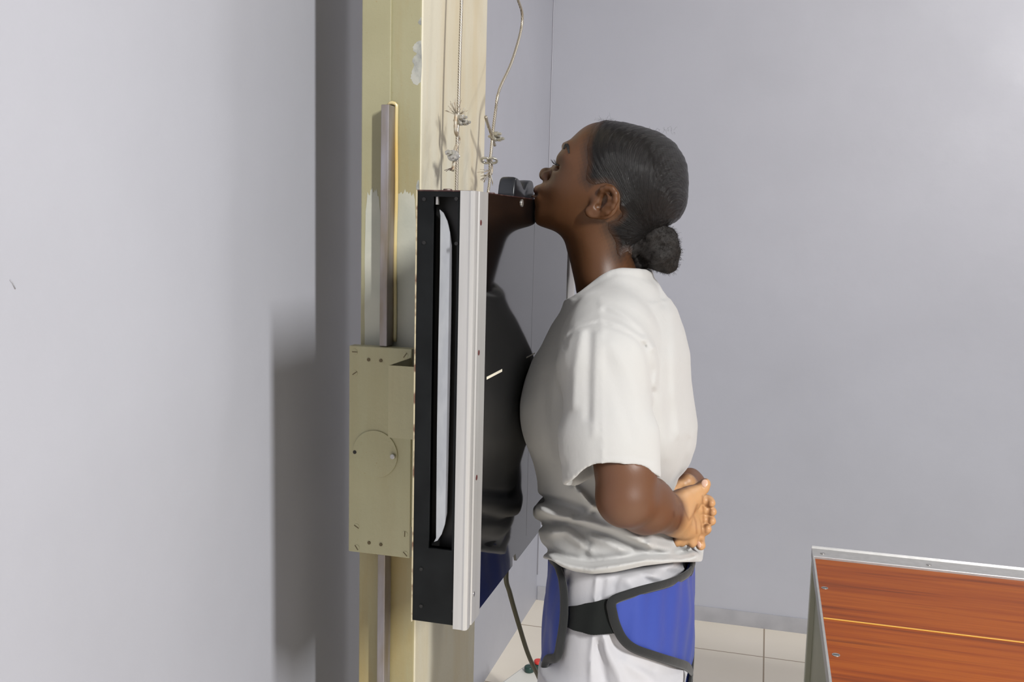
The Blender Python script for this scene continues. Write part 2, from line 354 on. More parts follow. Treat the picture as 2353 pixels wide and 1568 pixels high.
from_bm('housing', bm, 'blackpaint', bucky)
box('slot_lining', (sx0-.004, by0+.022, sz0-.004), (sx1+.004, by0+.026, sz1+.004), 'blackdeep', bucky)
box('rear_flange', (bx0-.0016, by0-.0012, zb-.002), (bx0, by0+.02, zt+.001), 'creamedge', bucky, .0004)
box('top_rim', (bx0, by0-.001, zt-.0002), (bx1-.002, by1, zt+.0014), 'maroon', bucky, .0004)
# curved pale strip inside the slot
ys = by0+.012
pl = [(1010, 482), (1018, 489), (1027, 508), (1034, 535), (1038, 565), (1037, 700), (1034, 860), (1030, 1060), (1027, 1180), (1022, 1206), (1014, 1229), (1005, 1243), (997, 1246), (1002, 1237), (1004, 1000), (1007, 800), (1011, 600), (1012, 496)]
prism('cassette_slot_strip', [(at(u, v, ys)[0], at(u, v, ys)[2]) for u, v in pl], 1, ys, ys+.002, 'slotpale', bucky)
for u, v in ((975, 458), (975, 558), (968, 1308), (968, 1393), (1049, 457), (1049, 560), (1047, 1319), (1043, 1405)):
    p = at(u, v, by0); cyl('panel_rivet', (p[0], by0-.0005, p[2]), (0, 1, 0), .0022, .002, 'blackdeep', bucky, 12)
box('slot_latch', (X(994), by0+.004, Z(470)), (X(999), by0+.008, Z(452)), 'screw', bucky)
# front plate with notched lower edge
nz = .013
poly = [(by0+.045, zt), (by1-.045, zt), (by1-.045, zb), (1.475, zb), (1.468, zb+nz), (1.452, zb+nz), (1.452, zb), (1.300, zb), (1.293, zb+nz), (1.277, zb+nz), (1.277, zb), (by0+.045, zb)]
prism('front_plate', poly, 0, bx1-.004, bx1, 'blackplate', bucky)
zm = H-.1905
box('centre_mark', (bx1-.0002, 1.1255, zm-.0017), (bx1+.0003, 1.196, zm+.0017), 'mark', bucky)
box('centre_mark', (bx1-.0002, 1.327, zm-.0009), (bx1+.0003, 1.378, zm+.0009), 'mark', bucky)
box('centre_mark', (bx1-.0002, 1.50, zm-.0017), (bx1+.0003, 1.57, zm+.0017), 'mark', bucky)
box('centre_line', (bx1-.0002, 1.3545, zb+.02), (bx1+.0001, 1.3551, zt-.02), mat('faint_grey_line', (.045, .045, .045), .3), bucky)
def trim_profile(s, y0):      # cross section (x,y) of the aluminium edge strip; s=+1 near strip, -1 far strip
    P = [(bxs, -.0022), (-.335, -.0022), (-.3325, -.0030), (-.3300, -.0024), (-.3282, .0000), (-.3277, .0045), (-.3280, .0105), (-.3292, .0125), (-.3290, .0150), (-.3276, .0165), (-.3276, .0505), (-.3295, .0515), (-.3302, .0515), (-.3302, .0005), (bxs, .0005)]
    return [(x, y0+s*y) for x, y in P]
for s, y0, nm in ((1, by0, 'near'), (-1, by1, 'far')):
    tr = prism('edge_strip', trim_profile(s, y0), 2, zb-.0035, zt+.001, 'alu', bucky)
    for v in (512, 811, 1098, 1366):
        uu = {512: 1105, 811: 1100, 1098: 1095, 1366: 1089}[v]; p = atx(uu, v, -.3276); yy = p[1] if s > 0 else by0+by1-p[1]
        bm = bmesh.new(); add_cyl(bm, (-.3276, yy, p[2]), (1, 0, 0), .0034, .0008, 16); from_bm('trim_screw', bm, 'screwred' if v != 1366 else 'screw', tr, False, .0005)
p = atx(1199, 467, bx1); cyl('plate_screw', (bx1+.0004, p[1], p[2]), (1, 0, 0), .0052, .0024, 'screw', bucky, 24, .0008)
# chin rest: black rubber saddle on the top edge
def chinrest():
    xs0, xs1 = -.366, -.3425; ya, yb = 1.283, 1.400; z0 = zt+.001; n = 40; bm = bmesh.new(); prev = None
    for i in range(n+1):
        t = i/n; y = ya+(yb-ya)*t; e = min(t, 1-t)*2
        hgt = .0285*min(1, (e/.18+.02))**.4 - .0155*math.exp(-((t-.5)/.17)**2)
        sec = []
        for k in range(9):
            a = math.pi*k/8; cx = (xs0+xs1)/2-math.cos(a)*(xs1-xs0)/2*(abs(math.cos(a))**-.45 if abs(math.cos(a)) > .05 else 1)*.0 - math.copysign(abs(math.cos(a))**.55, math.cos(a))*(xs1-xs0)/2
            sec.append(bm.verts.new((cx, y, z0+hgt*(.0 if k in (0, 8) else 1)*(.75+.25*math.sin(a)**.5 if k not in (0, 8) else 1))))
        if prev:
            for k in range(8): bm.faces.new((prev[k], prev[k+1], sec[k+1], sec[k]))
            bm.faces.new((prev[8], prev[0], sec[0], sec[8]))
        else: bm.faces.new(sec)
        prev = sec
    bm.faces.new(prev[::-1]); return from_bm('chin_rest', bm, 'rubber', bucky, True)
chinrest()
for (y, x, s) in ((1.265, -.372, 1), (1.235, -.385, .8), (1.14, -.39, .8)):
    cyl('top_bolt', (x, y, zt+.0035), (0, 0, 1), .0075*s, .006*s, 'maroon', bucky, 6, .001)
# ------------------------------------------------------------------ lifting ropes
def wire_clamp(c, face, parent, s=1.):
    c = Vector(c); f = Vector(face).normalized(); bm = bmesh.new()
    sd = f.cross(Vector((0, 0, 1))).normalized()
    add_cyl(bm, c+f*.004*s, f, .0085*s, .007*s, 18)                     # saddle
    for k in (-1, 1):
        b = c+Vector((0, 0, .0035*s*k))+sd*.0045*s*k
        add_cyl(bm, b+f*.011*s, f, .0048*s, .006*s, 6); add_cyl(bm, b+f*.015*s, f, .0024*s, .010*s, 10)
    pts = [tuple(c+sd*(.0065*s*math.cos(a))-f*(.0065*s*math.sin(a))) for a in np.linspace(0, math.pi, 9)]
    add_tube(bm, pts, .0025*s, 8)
    return from_bm('wire_clamp', bm, 'clamp', parent, False, .0004)
def fray(c, d, n, L, m, parent, name='frayed_end', r=.00045, spread=.6, seed=1):
    R = random.Random(seed); bm = bmesh.new(); c = Vector(c); d = Vector(d).normalized()
    for _ in range(n):
        v = Vector((R.gauss(0, 1), R.gauss(0, 1), R.gauss(0, 1)))*spread; e = (d+v*.5).normalized(); l = L*(.5+.6*R.random())
        bend = Vector((R.gauss(0, 1), R.gauss(0, 1), R.gauss(0, 1)))*l*.25
        add_tube(bm, [tuple(c), tuple(c+e*l*.5+bend*.5), tuple(c+e*l+bend)], r, 5)
    return from_bm(name, bm, m, parent, True)
RX = -.489
ax = lambda u, v, x=RX: tuple(atx(u, v, x))
g = 'steel ropes holding up the cassette holder'
k1 = empty('steel_rope', (RX, atx(1050, 440, RX)[1], H-.1), label='straight frayed steel rope in front of the cream column, nearer of the two ropes', cat='rope', group=g)
top1 = ax(1063, -60); bot1 = list(ax(1049, 437)); bot1b = (bot1[0], bot1[1], H-.22)
tube('rope', [(top1[0], top1[1], CEIL-.002)]+catmull([top1, ax(1060, 20), ax(1056, 150), ax(1053, 270), ax(1051, 310), ax(1050, 380), tuple(bot1), bot1b], 6), .0026, 'rope', k1)
tube('doubled_rope_end', catmull([ax(1048, 262), ax(1047, 300), ax(1054, 322), ax(1046, 345), ax(1044, 372), ax(1040, 392)], 6), .0030, 'rust', k1)
wire_clamp(ax(1054, 277), (.9, -.35, .02), k1, 1.0); wire_clamp(ax(1044, 359), (-.1, -1, .05), k1, 1.05)
fray(ax(1048, 264), (-.3, -.2, 1), 26, .020, 'rust', k1, seed=3); fray(ax(1058, 262), (.9, 0, .7), 7, .013, 'rust', k1, seed=4)
fray(ax(1040, 385), (-.7, -.2, -1), 8, .010, 'maroon', k1, seed=5)
k2 = empty('steel_rope', (RX, atx(1124, 440, RX)[1], H-.1), label='slack curving steel rope at the right edge of the column, farther of two', cat='rope', group=g)
c2 = [ax(1166, -110, -.47), ax(1180, -45, -.47), ax(1189, -5, -.47), ax(1200, 32, -.47), ax(1196, 75, -.472), ax(1175, 145, -.475), ax(1147, 208, -.48), ax(1138, 262, -.485), ax(1132, 310), ax(1129, 345), ax(1126, 375), ax(1126, 410), ax(1122, 440)]
e = c2[-1]; tube('rope', [(c2[0][0], c2[0][1], CEIL-.002)]+catmull(c2[0:], 6)+[(e[0], e[1], H-.22)], .0026, 'rope', k2)
tube('doubled_rope_end', catmull([ax(1116, 268), ax(1121, 285), ax(1129, 308), ax(1131, 320), ax(1137, 334)], 6), .0028, 'rope', k2)
tube('doubled_rope_end', catmull([ax(1127, 368), ax(1129, 390), ax(1127, 400)], 6), .0034, 'rust', k2)
wire_clamp(ax(1133, 314), (.95, -.3, 0), k2, 1.05)
rg = bmesh.new(); cc = Vector(ax(1124, 369))
for s in (-1, 1):
    ce = cc+Vector((s*.006, 0, 0)); add_tube(rg, [tuple(ce+Vector((.0085*math.cos(a), -.006*math.sin(a), .0042*math.sin(a)))) for a in np.linspace(0, 2*math.pi, 17)], .0022, 8)
from_bm('wire_loop_clamp', rg, 'clamp', k2, True)
fray(ax(1126, 392), (-.5, -.2, -.7), 30, .022, 'rust', k2, seed=8, spread=.8); fray(ax(1120, 402), (-.6, -.2, -.4), 12, .016, 'rope', k2, seed=9, spread=.9)
# ------------------------------------------------------------------ power cord and floor control box
cordp = [(-.375, 1.45, zb+.010), tuple(at(1163, 1318, 1.47)), tuple(at(1172, 1365, 1.5)), tuple(at(1191, 1432, 1.55)), tuple(at(1214, 1505, 1.62)), tuple(at(1240, 1563, 1.70)), tuple(at(1262, 1625, 1.8))]
e = cordp[-1]; cordp += [(e[0]+.02, e[1]+.03, .25), (e[0]+.02, e[1]+.02, .04), (e[0]+.08, e[1]-.10, .0045), (e[0]+.3, e[1]-.25, .0045)]
tag(tube('power_cord', catmull(cordp, 8), .0042, 'cord'), label='dark olive power cord hanging from the bottom of the black cassette holder', cat='cord')
cb = empty('control_box', (-.49, 2.30, 0), label='small white floor box with a red push button, beside the hanging cord', cat='control box')
bc = atz(1212, 1548, .20)
bm = bmesh.new(); add_box(bm, (-.09, -.10, 0), (.09, .10, .20)); bmesh.ops.rotate(bm, cent=(0, 0, 0), matrix=Matrix.Rotation(-.30, 3, 'Z'), verts=bm.verts)
bmesh.ops.translate(bm, vec=(bc[0]+.045, bc[1]-.05, 0), verts=bm.verts); from_bm('case', bm, 'white_enamel', cb, False, .006)
pb = atz(1237, 1534, .205); cyl('button_collar', (pb[0], pb[1], .208), (0, 0, 1), .0135, .016, 'dgreen', cb, 24, .002); cyl('red_button', (pb[0], pb[1], .221), (0, 0, 1), .0125, .010, 'red', cb, 24, .003)
pb = atz(1216, 1540, .205); cyl('green_knob', (pb[0], pb[1], .208), (0, 0, 1), .0135, .016, 'dgreen', cb, 24, .003)
# ------------------------------------------------------------------ table
TZ = H-.700; tx0, ty1, ty0, tx1 = .1285, 2.168, 1.33, 1.95
tb = empty('x_ray_table', (1.0, 1.75, 0), label='long table with reddish wood laminate top, yellow inlay line and aluminium edging', cat='table')
yw = atz(1869, 1284, TZ)[1]
box('tabletop', (tx0+.004, ty0, TZ-.022), (tx1, yw, TZ), 'wood', tb)
yy = atz(1889, 1420.5, TZ)[1]
box('inlay_line', (tx0+.0045, yy-.0022, TZ-.0005), (tx1, yy+.0022, TZ+.0006), 'yellow', tb)
bm = bmesh.new()   # far aluminium channel: flat web between two bright lips
add_prism(bm, [(yw, TZ-.02), (yw, TZ+.004), (yw+.004, TZ+.004), (yw+.006, TZ+.0005), (ty1-.006, TZ+.0005), (ty1-.004, TZ+.004), (ty1, TZ+.004), (ty1, TZ-.02)], 0, tx0, tx1)
er = from_bm('edge_rail', bm, 'alu', tb)
for yl in (yw+.002, ty1-.002): box('rail_lip', (tx0, yl-.0013, TZ+.003), (tx1, yl+.0013, TZ+.0052), 'alu_br', er, .0008)
for u, v in ((1891, 1274), (2135, 1299)):
    p = atz(u, v, TZ+.001); cyl('rail_screw', (p[0], (yw+ty1)/2, TZ+.001), (0, 0, 1), .0048, .002, 'screw', er, 16)
box('end_trim', (tx0, ty0, TZ-.026), (tx0+.004, yw, TZ+.0005), 'alu', tb)
for u, v in ((1895, 1352), (1921, 1506)):
    p = atz(u, v, TZ); s_ = cyl('top_screw', (p[0], p[1], TZ+.0002), (0, 0, 1), .0065, .001, 'screw', tb, 20)
    bm = bmesh.new(); add_box(bm, (p[0]-.005, p[1]-.0008, TZ+.0006), (p[0]+.005, p[1]+.0008, TZ+.0011)); from_bm('slot', bm, 'hole', s_)
for y0_, y1_ in ((ty1-.032, ty1-.002), (ty0+.002, ty0+.032)):
    for x0_ in (tx0+.001, tx1-.035): box('leg', (x0_, y0_, 0), (x0_+.030, y1_, TZ-.0205), 'palegreen', tb, .002)
box('end_panel', (tx0+.012, ty0+.03, .12), (tx0+.018, ty1-.03, TZ-.0225), 'green', tb)
box('back_panel', (tx0+.03, ty1-.012, .12), (tx1-.03, ty1-.006, TZ-.0225), 'green', tb)
# small marks on the walls
wall_mark([(23, 644), (28, 650), (35, 664)], XL+.0006, .0006, 'wall_scratch', 'short dark scratch near the left edge of the left wall')

# ================================================================== PERSON (implicit modelling, meshed with surface nets)
YC = 1.36
def prep(P): return np.asarray(P, float)
def ell(c, r, R=None):
    c = prep(c); r = prep(r)
    def f(p):
        q = p-c
        if R is not None: q = q @ R
        k0 = np.linalg.norm(q/r, axis=1); k1 = np.linalg.norm(q/(r*r), axis=1); return k0*(k0-1)/np.maximum(k1, 1e-9)
    f.c = c; f.rad = float(max(r)); return f
def cone(a, b, ra, rb, sq=None):       # round cone; sq = (axis vector, factor) flattens it
    a = prep(a); b = prep(b); d = b-a; L2 = max(d @ d, 1e-12)
    n = None
    if sq is not None:
        n = prep(sq[0]); n = n/np.linalg.norm(n); kf = sq[1]
    def f(p):
        q = p-a; t = np.clip(q @ d/L2, 0, 1); v = q-t[:, None]*d
        if n is not None: v = v+(v @ n)[:, None]*n*(1/kf-1)
        return np.linalg.norm(v, axis=1)-(ra+(rb-ra)*t)
    f.c = (a+b)/2; f.rad = float(math.sqrt(L2)/2+max(ra, rb)*1.2); return f
def smin(a, b, k):
    h = np.clip(.5+.5*(b-a)/k, 0, 1); return b+(a-b)*h-k*h*(1-h)
class Model:
    def __init__(s): s.ops = []
    def u(s, f, k=.01): s.ops.append((f, k, 1)); return s
    def sub(s, f, k=.005): s.ops.append((f, k, -1)); return s
    def __call__(s, p):
        d = np.full(len(p), .5)
        for f, k, sg in s.ops:
            if hasattr(f, 'c'):
                m = np.abs(p-f.c).max(axis=1) < f.rad+k+.03
                if not m.any(): continue
                q = p[m]; dm = d[m]; v = f(q)
                d[m] = smin(dm, v, k) if sg > 0 else -smin(-dm, v, k)
            else:
                v = f(p); d = smin(d, v, k) if sg > 0 else -smin(-d, v, k)
        return d
def surface_nets(fn, lo, hi, res, kc=1.6):
    lo = prep(lo); n4 = np.ceil((prep(hi)-lo)/(res*4)).astype(int); B = 4; n = n4*B
    ci = np.stack(np.meshgrid(*[np.arange(k) for k in n4], indexing='ij'), -1).reshape(-1, 3)
    cv = np.empty(len(ci))
    for s in range(0, len(ci), 400000): cv[s:s+400000] = fn(lo+(ci[s:s+400000]+.5)*res*B)
    act = np.abs(cv) < res*B*kc; cv3 = cv.reshape(n4); a3 = act.reshape(n4)
    vals = np.repeat(np.repeat(np.repeat(cv3, B, 0), B, 1), B, 2).astype(np.float32)
    am = np.repeat(np.repeat(np.repeat(a3, B, 0), B, 1), B, 2); idx = np.argwhere(am); out = np.empty(len(idx), np.float32)
    for s in range(0, len(idx), 400000): out[s:s+400000] = fn(lo+idx[s:s+400000]*res)
    vals[am] = out
    ins = vals < 0; c = np.zeros(tuple(n-1), np.int8)
    for dx in (0, 1):
        for dy in (0, 1):
            for dz in (0, 1): c += ins[dx:n[0]-1+dx, dy:n[1]-1+dy, dz:n[2]-1+dz]
    cells = np.argwhere((c > 0) & (c < 8)); acc = np.zeros((len(cells), 3)); cnt = np.zeros(len(cells))
    for ax_ in range(3):
        o1, o2 = [a for a in range(3) if a != ax_]
        for i in (0, 1):
            for j in (0, 1):
                A = cells.copy(); A[:, o1] += i; A[:, o2] += j; Bc = A.copy(); Bc[:, ax_] += 1
                va = vals[tuple(A.T)]; vb = vals[tuple(Bc.T)]; m = (va < 0) != (vb < 0)
                t = np.where(m, va/(va-vb+1e-20), 0); P = A.astype(float); P[:, ax_] += t; acc[m] += P[m]; cnt[m] += 1
    verts = lo+acc/cnt[:, None]*res
    idm = np.full(tuple(n-1), -1, np.int32); idm[tuple(cells.T)] = np.arange(len(cells)); quads = []
    for ax_ in range(3):
        o1, o2 = [(1, 2), (2, 0), (0, 1)][ax_]
        sl = [slice(1, None)]*3; sl[ax_] = slice(0, -1); a_ = ins[tuple(sl)]
        sl2 = [slice(1, None)]*3; b_ = ins[tuple(sl2)]
        E = np.argwhere(a_ != b_); E = E+1; E[:, ax_] -= 1
        ok = np.all(E < n-1, axis=1); E = E[ok]; sg = ins[tuple(E.T)]
        q = []
        for (i, j) in ((0, 0), (-1, 0), (-1, -1), (0, -1)):
            D = E.copy(); D[:, o1] += i; D[:, o2] += j; q.append(idm[tuple(D.T)])
        q = np.stack(q, 1); q[~sg] = q[~sg][:, ::-1]; quads.append(q[(q >= 0).all(1)])
    return verts, np.concatenate(quads)
def mesh_np(name, V, Q):
    me = bpy.data.meshes.new(name); me.vertices.add(len(V)); me.vertices.foreach_set('co', V.ravel().astype(np.float32))
    me.loops.add(len(Q)*4); me.loops.foreach_set('vertex_index', Q.ravel().astype(np.int32)); me.polygons.add(len(Q))
    me.polygons.foreach_set('loop_start', np.arange(0, len(Q)*4, 4, dtype=np.int32))
    me.update(calc_edges=True); me.validate(); return me
def smooth_np(V, Q, it=2, f=.5):
    for _ in range(it):
        s = np.zeros_like(V); c = np.zeros(len(V))
        for a, b in ((0, 1), (1, 2), (2, 3), (3, 0)):
            for x, y in ((Q[:, a], Q[:, b]), (Q[:, b], Q[:, a])):
                for k in range(3): s[:, k] += np.bincount(x, V[y, k], len(V))
                c += np.bincount(x, minlength=len(V))
        V = V+(s/c[:, None]-V)*f
    return V
def in_poly(pts, poly):
    x, y = pts[:, 0], pts[:, 1]; r = np.zeros(len(pts), bool); n = len(poly)
    for i in range(n):
        x1, y1 = poly[i]; x2, y2 = poly[(i+1) % n]
        c = ((y1 > y) != (y2 > y)); r ^= c & (x < (x2-x1)*(y-y1)/((y2-y1) if y2 != y1 else 1e-12)+x1)
    return r
def poly_sd(pts, poly):          # signed distance, negative inside
    d = np.full(len(pts), 1e9); n = len(poly)
    for i in range(n):
        a = np.array(poly[i]); b = np.array(poly[(i+1) % n]); e = b-a; q = pts-a
        t = np.clip(q @ e/max(e @ e, 1e-12), 0, 1); d = np.minimum(d, np.linalg.norm(q-t[:, None]*e, axis=1))
    return np.where(in_poly(pts, poly), -d, d)
def line_d(pts, line):
    d = np.full(len(pts), 1e9)
    for a, b in zip(line, line[1:]):
        a = np.array(a); e = np.array(b)-a; q = pts-a; t = np.clip(q @ e/max(e @ e, 1e-12), 0, 1); d = np.minimum(d, np.linalg.norm(q-t[:, None]*e, axis=1))
    return d
def proj(p, mirror=True):        # photo position of points (the far half of a symmetric body uses its mirrored near half)
    q = p.copy(); q[:, 2] -= H
    if mirror: q[:, 1] = YC-np.abs(q[:, 1]-YC)
    w_ = q @ CF; return np.stack([1176.5+F*(q @ CR)/w_, 784-F*(q @ CU)/w_], 1)
def P2(lst, y=YC): return [(at(u, v, y)[0], at(u, v, y)[2]) for u, v in lst]
class Profile:
    """side-view outline plus half widths: body = |y-yc| < w(x,z); w^2 interpolated by a thin-plate spline"""
    def __init__(s, outline, widths, step=.002, off=.010, lam=1e-9, dens=.012):
        O = P2(outline); n = len(O); R = []
        for i in range(n):
            a = np.array(O[i]); b = np.array(O[(i+1) % n]); k = max(1, int(round(np.linalg.norm(b-a)/dens)))
            for j in range(k): R.append(a+(b-a)*j/k)
        R = np.array(R); s.poly = [tuple(q) for q in O]
        W = np.array([(at(u, v, YC)[0], at(u, v, YC)[2], w/1000) for u, v, w in widths])
        T = np.roll(R, -1, 0)-np.roll(R, 1, 0); Nn = np.stack([T[:, 1], -T[:, 0]], 1); Nn /= np.linalg.norm(Nn, axis=1)[:, None]
        probe = R+Nn*.002; ins = in_poly(probe, s.poly); Nn[ins] *= -1
        ext = R+Nn*off; keep = poly_sd(ext, s.poly) > off*.7; ext = ext[keep]
        dn = np.linalg.norm(ext[:, None]-W[None, :, :2], axis=2); k = dn.argmin(1)
        dw = np.abs(poly_sd(W[:, :2], s.poly)); slope = (W[:, 2]**2/np.maximum(dw, .004))
        ev = -slope[k]*off*.8
        X = np.concatenate([R, W[:, :2], ext]); v = np.concatenate([np.zeros(len(R)), W[:, 2]**2, ev])
        s.ctr = X; s.mu = X.mean(0)
        D = np.linalg.norm(X[:, None]-X[None], axis=2)*10; K = np.where(D > 0, D*D*np.log(D+1e-12), 0); m = len(X)
        Pm = np.c_[np.ones(m), (X-s.mu)*10]; A = np.zeros((m+3, m+3)); A[:m, :m] = K+np.eye(m)*lam*1e3; A[:m, m:] = Pm; A[m:, :m] = Pm.T
        sol = np.linalg.solve(A, np.r_[v, 0, 0, 0])
        lo = X.min(0)-.03; hi = X.max(0)+.03; s.lo = lo; s.st = step; nx, nz = np.ceil((hi-lo)/step).astype(int)+1
        G = np.stack(np.meshgrid(lo[0]+np.arange(nx)*step, lo[1]+np.arange(nz)*step, indexing='ij'), -1).reshape(-1, 2); out = np.zeros(len(G))
        for a in range(0, len(G), 20000):
            g_ = G[a:a+20000]; D = np.linalg.norm(g_[:, None]-X[None], axis=2)*10
            out[a:a+20000] = np.where(D > 0, D*D*np.log(D+1e-12), 0) @ sol[:m]+np.c_[np.ones(len(g_)), (g_-s.mu)*10] @ sol[m:]
        sd = poly_sd(G, s.poly); out = np.where(sd > .006, np.minimum(out, -sd*.03), out)
        s.S = out.reshape(nx, nz); s.gx, s.gz = np.gradient(s.S, step)
    def samp(s, A, x, z):
        i = np.clip((x-s.lo[0])/s.st, 0, A.shape[0]-1.001); j = np.clip((z-s.lo[1])/s.st, 0, A.shape[1]-1.001)
        a = i.astype(int); b = j.astype(int); fx = i-a; fz = j-b
        return (A[a, b]*(1-fx)+A[a+1, b]*fx)*(1-fz)+(A[a, b+1]*(1-fx)+A[a+1, b+1]*fx)*fz
    def __call__(s, p):
        y = p[:, 1]-YC; Sv = s.samp(s.S, p[:, 0], p[:, 2]); gx = s.samp(s.gx, p[:, 0], p[:, 2]); gz = s.samp(s.gz, p[:, 0], p[:, 2])
        ox = np.maximum(s.lo[0]-p[:, 0], 0)+np.maximum(p[:, 0]-s.lo[0]-s.st*(s.S.shape[0]-1), 0)+np.maximum(s.lo[1]-p[:, 2], 0)+np.maximum(p[:, 2]-s.lo[1]-s.st*(s.S.shape[1]-1), 0)
        g = np.sqrt(4*y*y+gx*gx+gz*gz+1e-5); return (y*y-Sv)/g+ox
# ---- head and neck
head_out = [(1404, 280), (1385, 280), (1368, 283), (1344, 294), (1327, 309), (1312, 325), (1303, 336), (1297, 346), (1293, 358), (1288, 368), (1280, 378), (1268, 384), (1250, 388), (1243, 394), (1240.5, 403), (1243, 411), (1250, 419),
            (1246, 422), (1238.5, 425), (1231.5, 429), (1228.5, 436), (1230, 442), (1236, 447.5), (1230, 449.5), (1224, 453), (1222, 459), (1226, 464), (1231, 472), (1230, 485), (1230, 500), (1232, 513), (1240, 519), (1253, 524), (1277, 533), (1292, 545), (1300, 560), (1306, 583), (1312, 604), (1319, 635), (1327, 672), (1345, 700),
            (1470, 700), (1478, 660), (1470, 625), (1462, 600), (1468, 560), (1520, 522), (1553, 502), (1567, 482), (1574.5, 454), (1576.5, 416), (1572.5, 382), (1563, 358), (1546, 333), (1515, 311), (1481, 298), (1437, 285)]
head_w = [(1460, 400, 77), (1420, 360, 73), (1500, 390, 74), (1530, 440, 64), (1480, 470, 72), (1400, 400, 73), (1380, 340, 61), (1440, 315, 52), (1500, 340, 55), (1545, 400, 48), (1350, 370, 63), (1330, 345, 52), (1345, 318, 45), (1322, 330, 38), (1308, 342, 34),
          (1325, 395, 60), (1303, 396, 50), (1298, 378, 41), (1289, 386, 33), (1300, 362, 41), (1272, 390, 15), (1252, 400, 12), (1258, 410, 16.5), (1264, 401, 14.5), (1275, 403, 24), (1268, 416, 25), (1283, 398, 35),
          (1250, 428, 23), (1240, 435, 18), (1234, 440, 15), (1233, 455, 15), (1240, 450, 20), (1252, 449, 27), (1275, 425, 38), (1290, 430, 49), (1330, 470, 62), (1360, 480, 65), (1300, 480, 52), (1262, 480, 35), (1242, 490, 24), (1290, 512, 40), (1370, 505, 60), (1325, 533, 44), (1270, 455, 38),
          (1360, 560, 54), (1400, 560, 55), (1430, 565, 46), (1380, 620, 56), (1410, 650, 58), (1345, 635, 42), (1385, 460, 71), (1430, 500, 62), (1460, 540, 46), (1500, 500, 55), (1400, 680, 56)]
HP = Profile(head_out, head_w)
def ear(model, side):            # tilted ear on the side of the head
    yb = YC+side*.066
    def E(u, v, o): p = at(u, v, YC-.075); return np.array([p[0], yb+side*o, p[2]])
    m = Model()
    m.u(cone(E(1372, 487, .004), E(1402, 447, .006), .009, .015, ((0, 1, 0), .45)), .004)
    m.u(ell(E(1387, 467, .004), (.020, .006, .022)), .004)
    m.sub(cone(E(1395, 455, .017), E(1378, 473, .013), .0092, .0085), .002)
    helix = [(1379, 447, .009), (1385, 437, .013), (1397, 432, .016), (1409, 435, .018), (1417, 446, .019), (1417, 461, .018), (1409, 475, .015), (1396, 487, .011), (1383, 492, .008)]
    for a, b in zip(helix, helix[1:]): m.u(cone(E(*a), E(*b), .0040, .0040), .003)
    anti = [(1398, 446, .013), (1404, 458, .015), (1398, 472, .013), (1386, 481, .011)]
    for a, b in zip(anti, anti[1:]): m.u(cone(E(*a), E(*b), .0030, .0032), .004)
    m.u(ell(E(1361, 488, .007), (.0105, .0050, .0085)), .004); m.u(cone(E(1352, 484, .004), E(1366, 477, .006), .0050, .005), .004)
    m.u(ell(E(1370, 466, .006), (.006, .005, .008)), .004)
    m.sub(ell(E(1363, 489, .0135), (.005, .0035, .004)), .003)
    m.sub(ell(E(1374, 475, .012), (.0042, .006, .0042)), .003)
    f = lambda p: m(p); f.c = E(1385, 465, .01); f.rad = .05; model.u(f, .003)
body = Model(); body.u(HP, .001)
for s in (-1, 1):
    ear(body, s)
    yc = YC+s*.031
    body.u(ell((*at(1310, 372, YC)[:1], yc, at(1310, 372, YC)[2]), (.0125, .0135, .0115)), .008)      # closed eyelid over eyeball
    q = at(1296, 383.5, YC); body.sub(cone((q[0]-.010, yc, q[2]), (q[0]+.006, yc+s*.010, q[2]-.001), .0013, .0013), .003); body.sub(ell((at(1296, 390, YC)[0]-.004, yc+s*.004, at(1296, 392, YC)[2]), (.009, .010, .002)), .006)   # lash-line crease
    q = at(1303, 340, YC); body.u(cone((q[0]+.0, YC+s*.012, q[2]+.002), (q[0]+.012, YC+s*.040, q[2]), .005, .004), .008)  # brow ridge
    q = at(1262, 408, YC); body.u(ell((q[0], YC+s*.0125, q[2]), (.0085, .0058, .0082)), .003); body.sub(ell((at(1272, 411, YC)[0], YC+s*.019, at(1272, 411, YC)[2]), (.003, .004, .010)), .004)   # nostril wing
    q = at(1249, 414, YC); body.sub(ell((q[0], YC+s*.006, q[2]), (.005, .003, .003)), .002)
q = at(1255, 401.5, YC); body.u(ell((q[0], YC, q[2]), (.0090, .0105, .0092)), .004)
for (u_, v_, rx, ry) in ((1238, 438, .0062, .017), (1231, 455, .0060, .015)): q = at(u_, v_, YC); body.u(ell((q[0], YC, q[2]), (rx, ry, .0055)), .004)
q = at(1240, 447.5, YC); body.sub(cone((q[0]-.01, YC, q[2]), (q[0]+.004, YC-.022, q[2]-.001), .0012, .001), .002); body.sub(cone((q[0]-.01, YC, q[2]), (q[0]+.004, YC+.022, q[2]-.001), .0012, .001), .002)
# ---- torso and arms under the clothes
T = lambda u, v, y=YC: tuple(at(u, v, y))
for a, b, ra, rb in ((T(1405, 720), T(1395, 860), .045, .075), (T(1395, 860), T(1410, 1050), .075, .065), (T(1410, 1050), T(1430, 1250), .065, .07)):
    body.u(cone(a, b, ra, rb, ((0, 1, 0), 1.3)), .02)
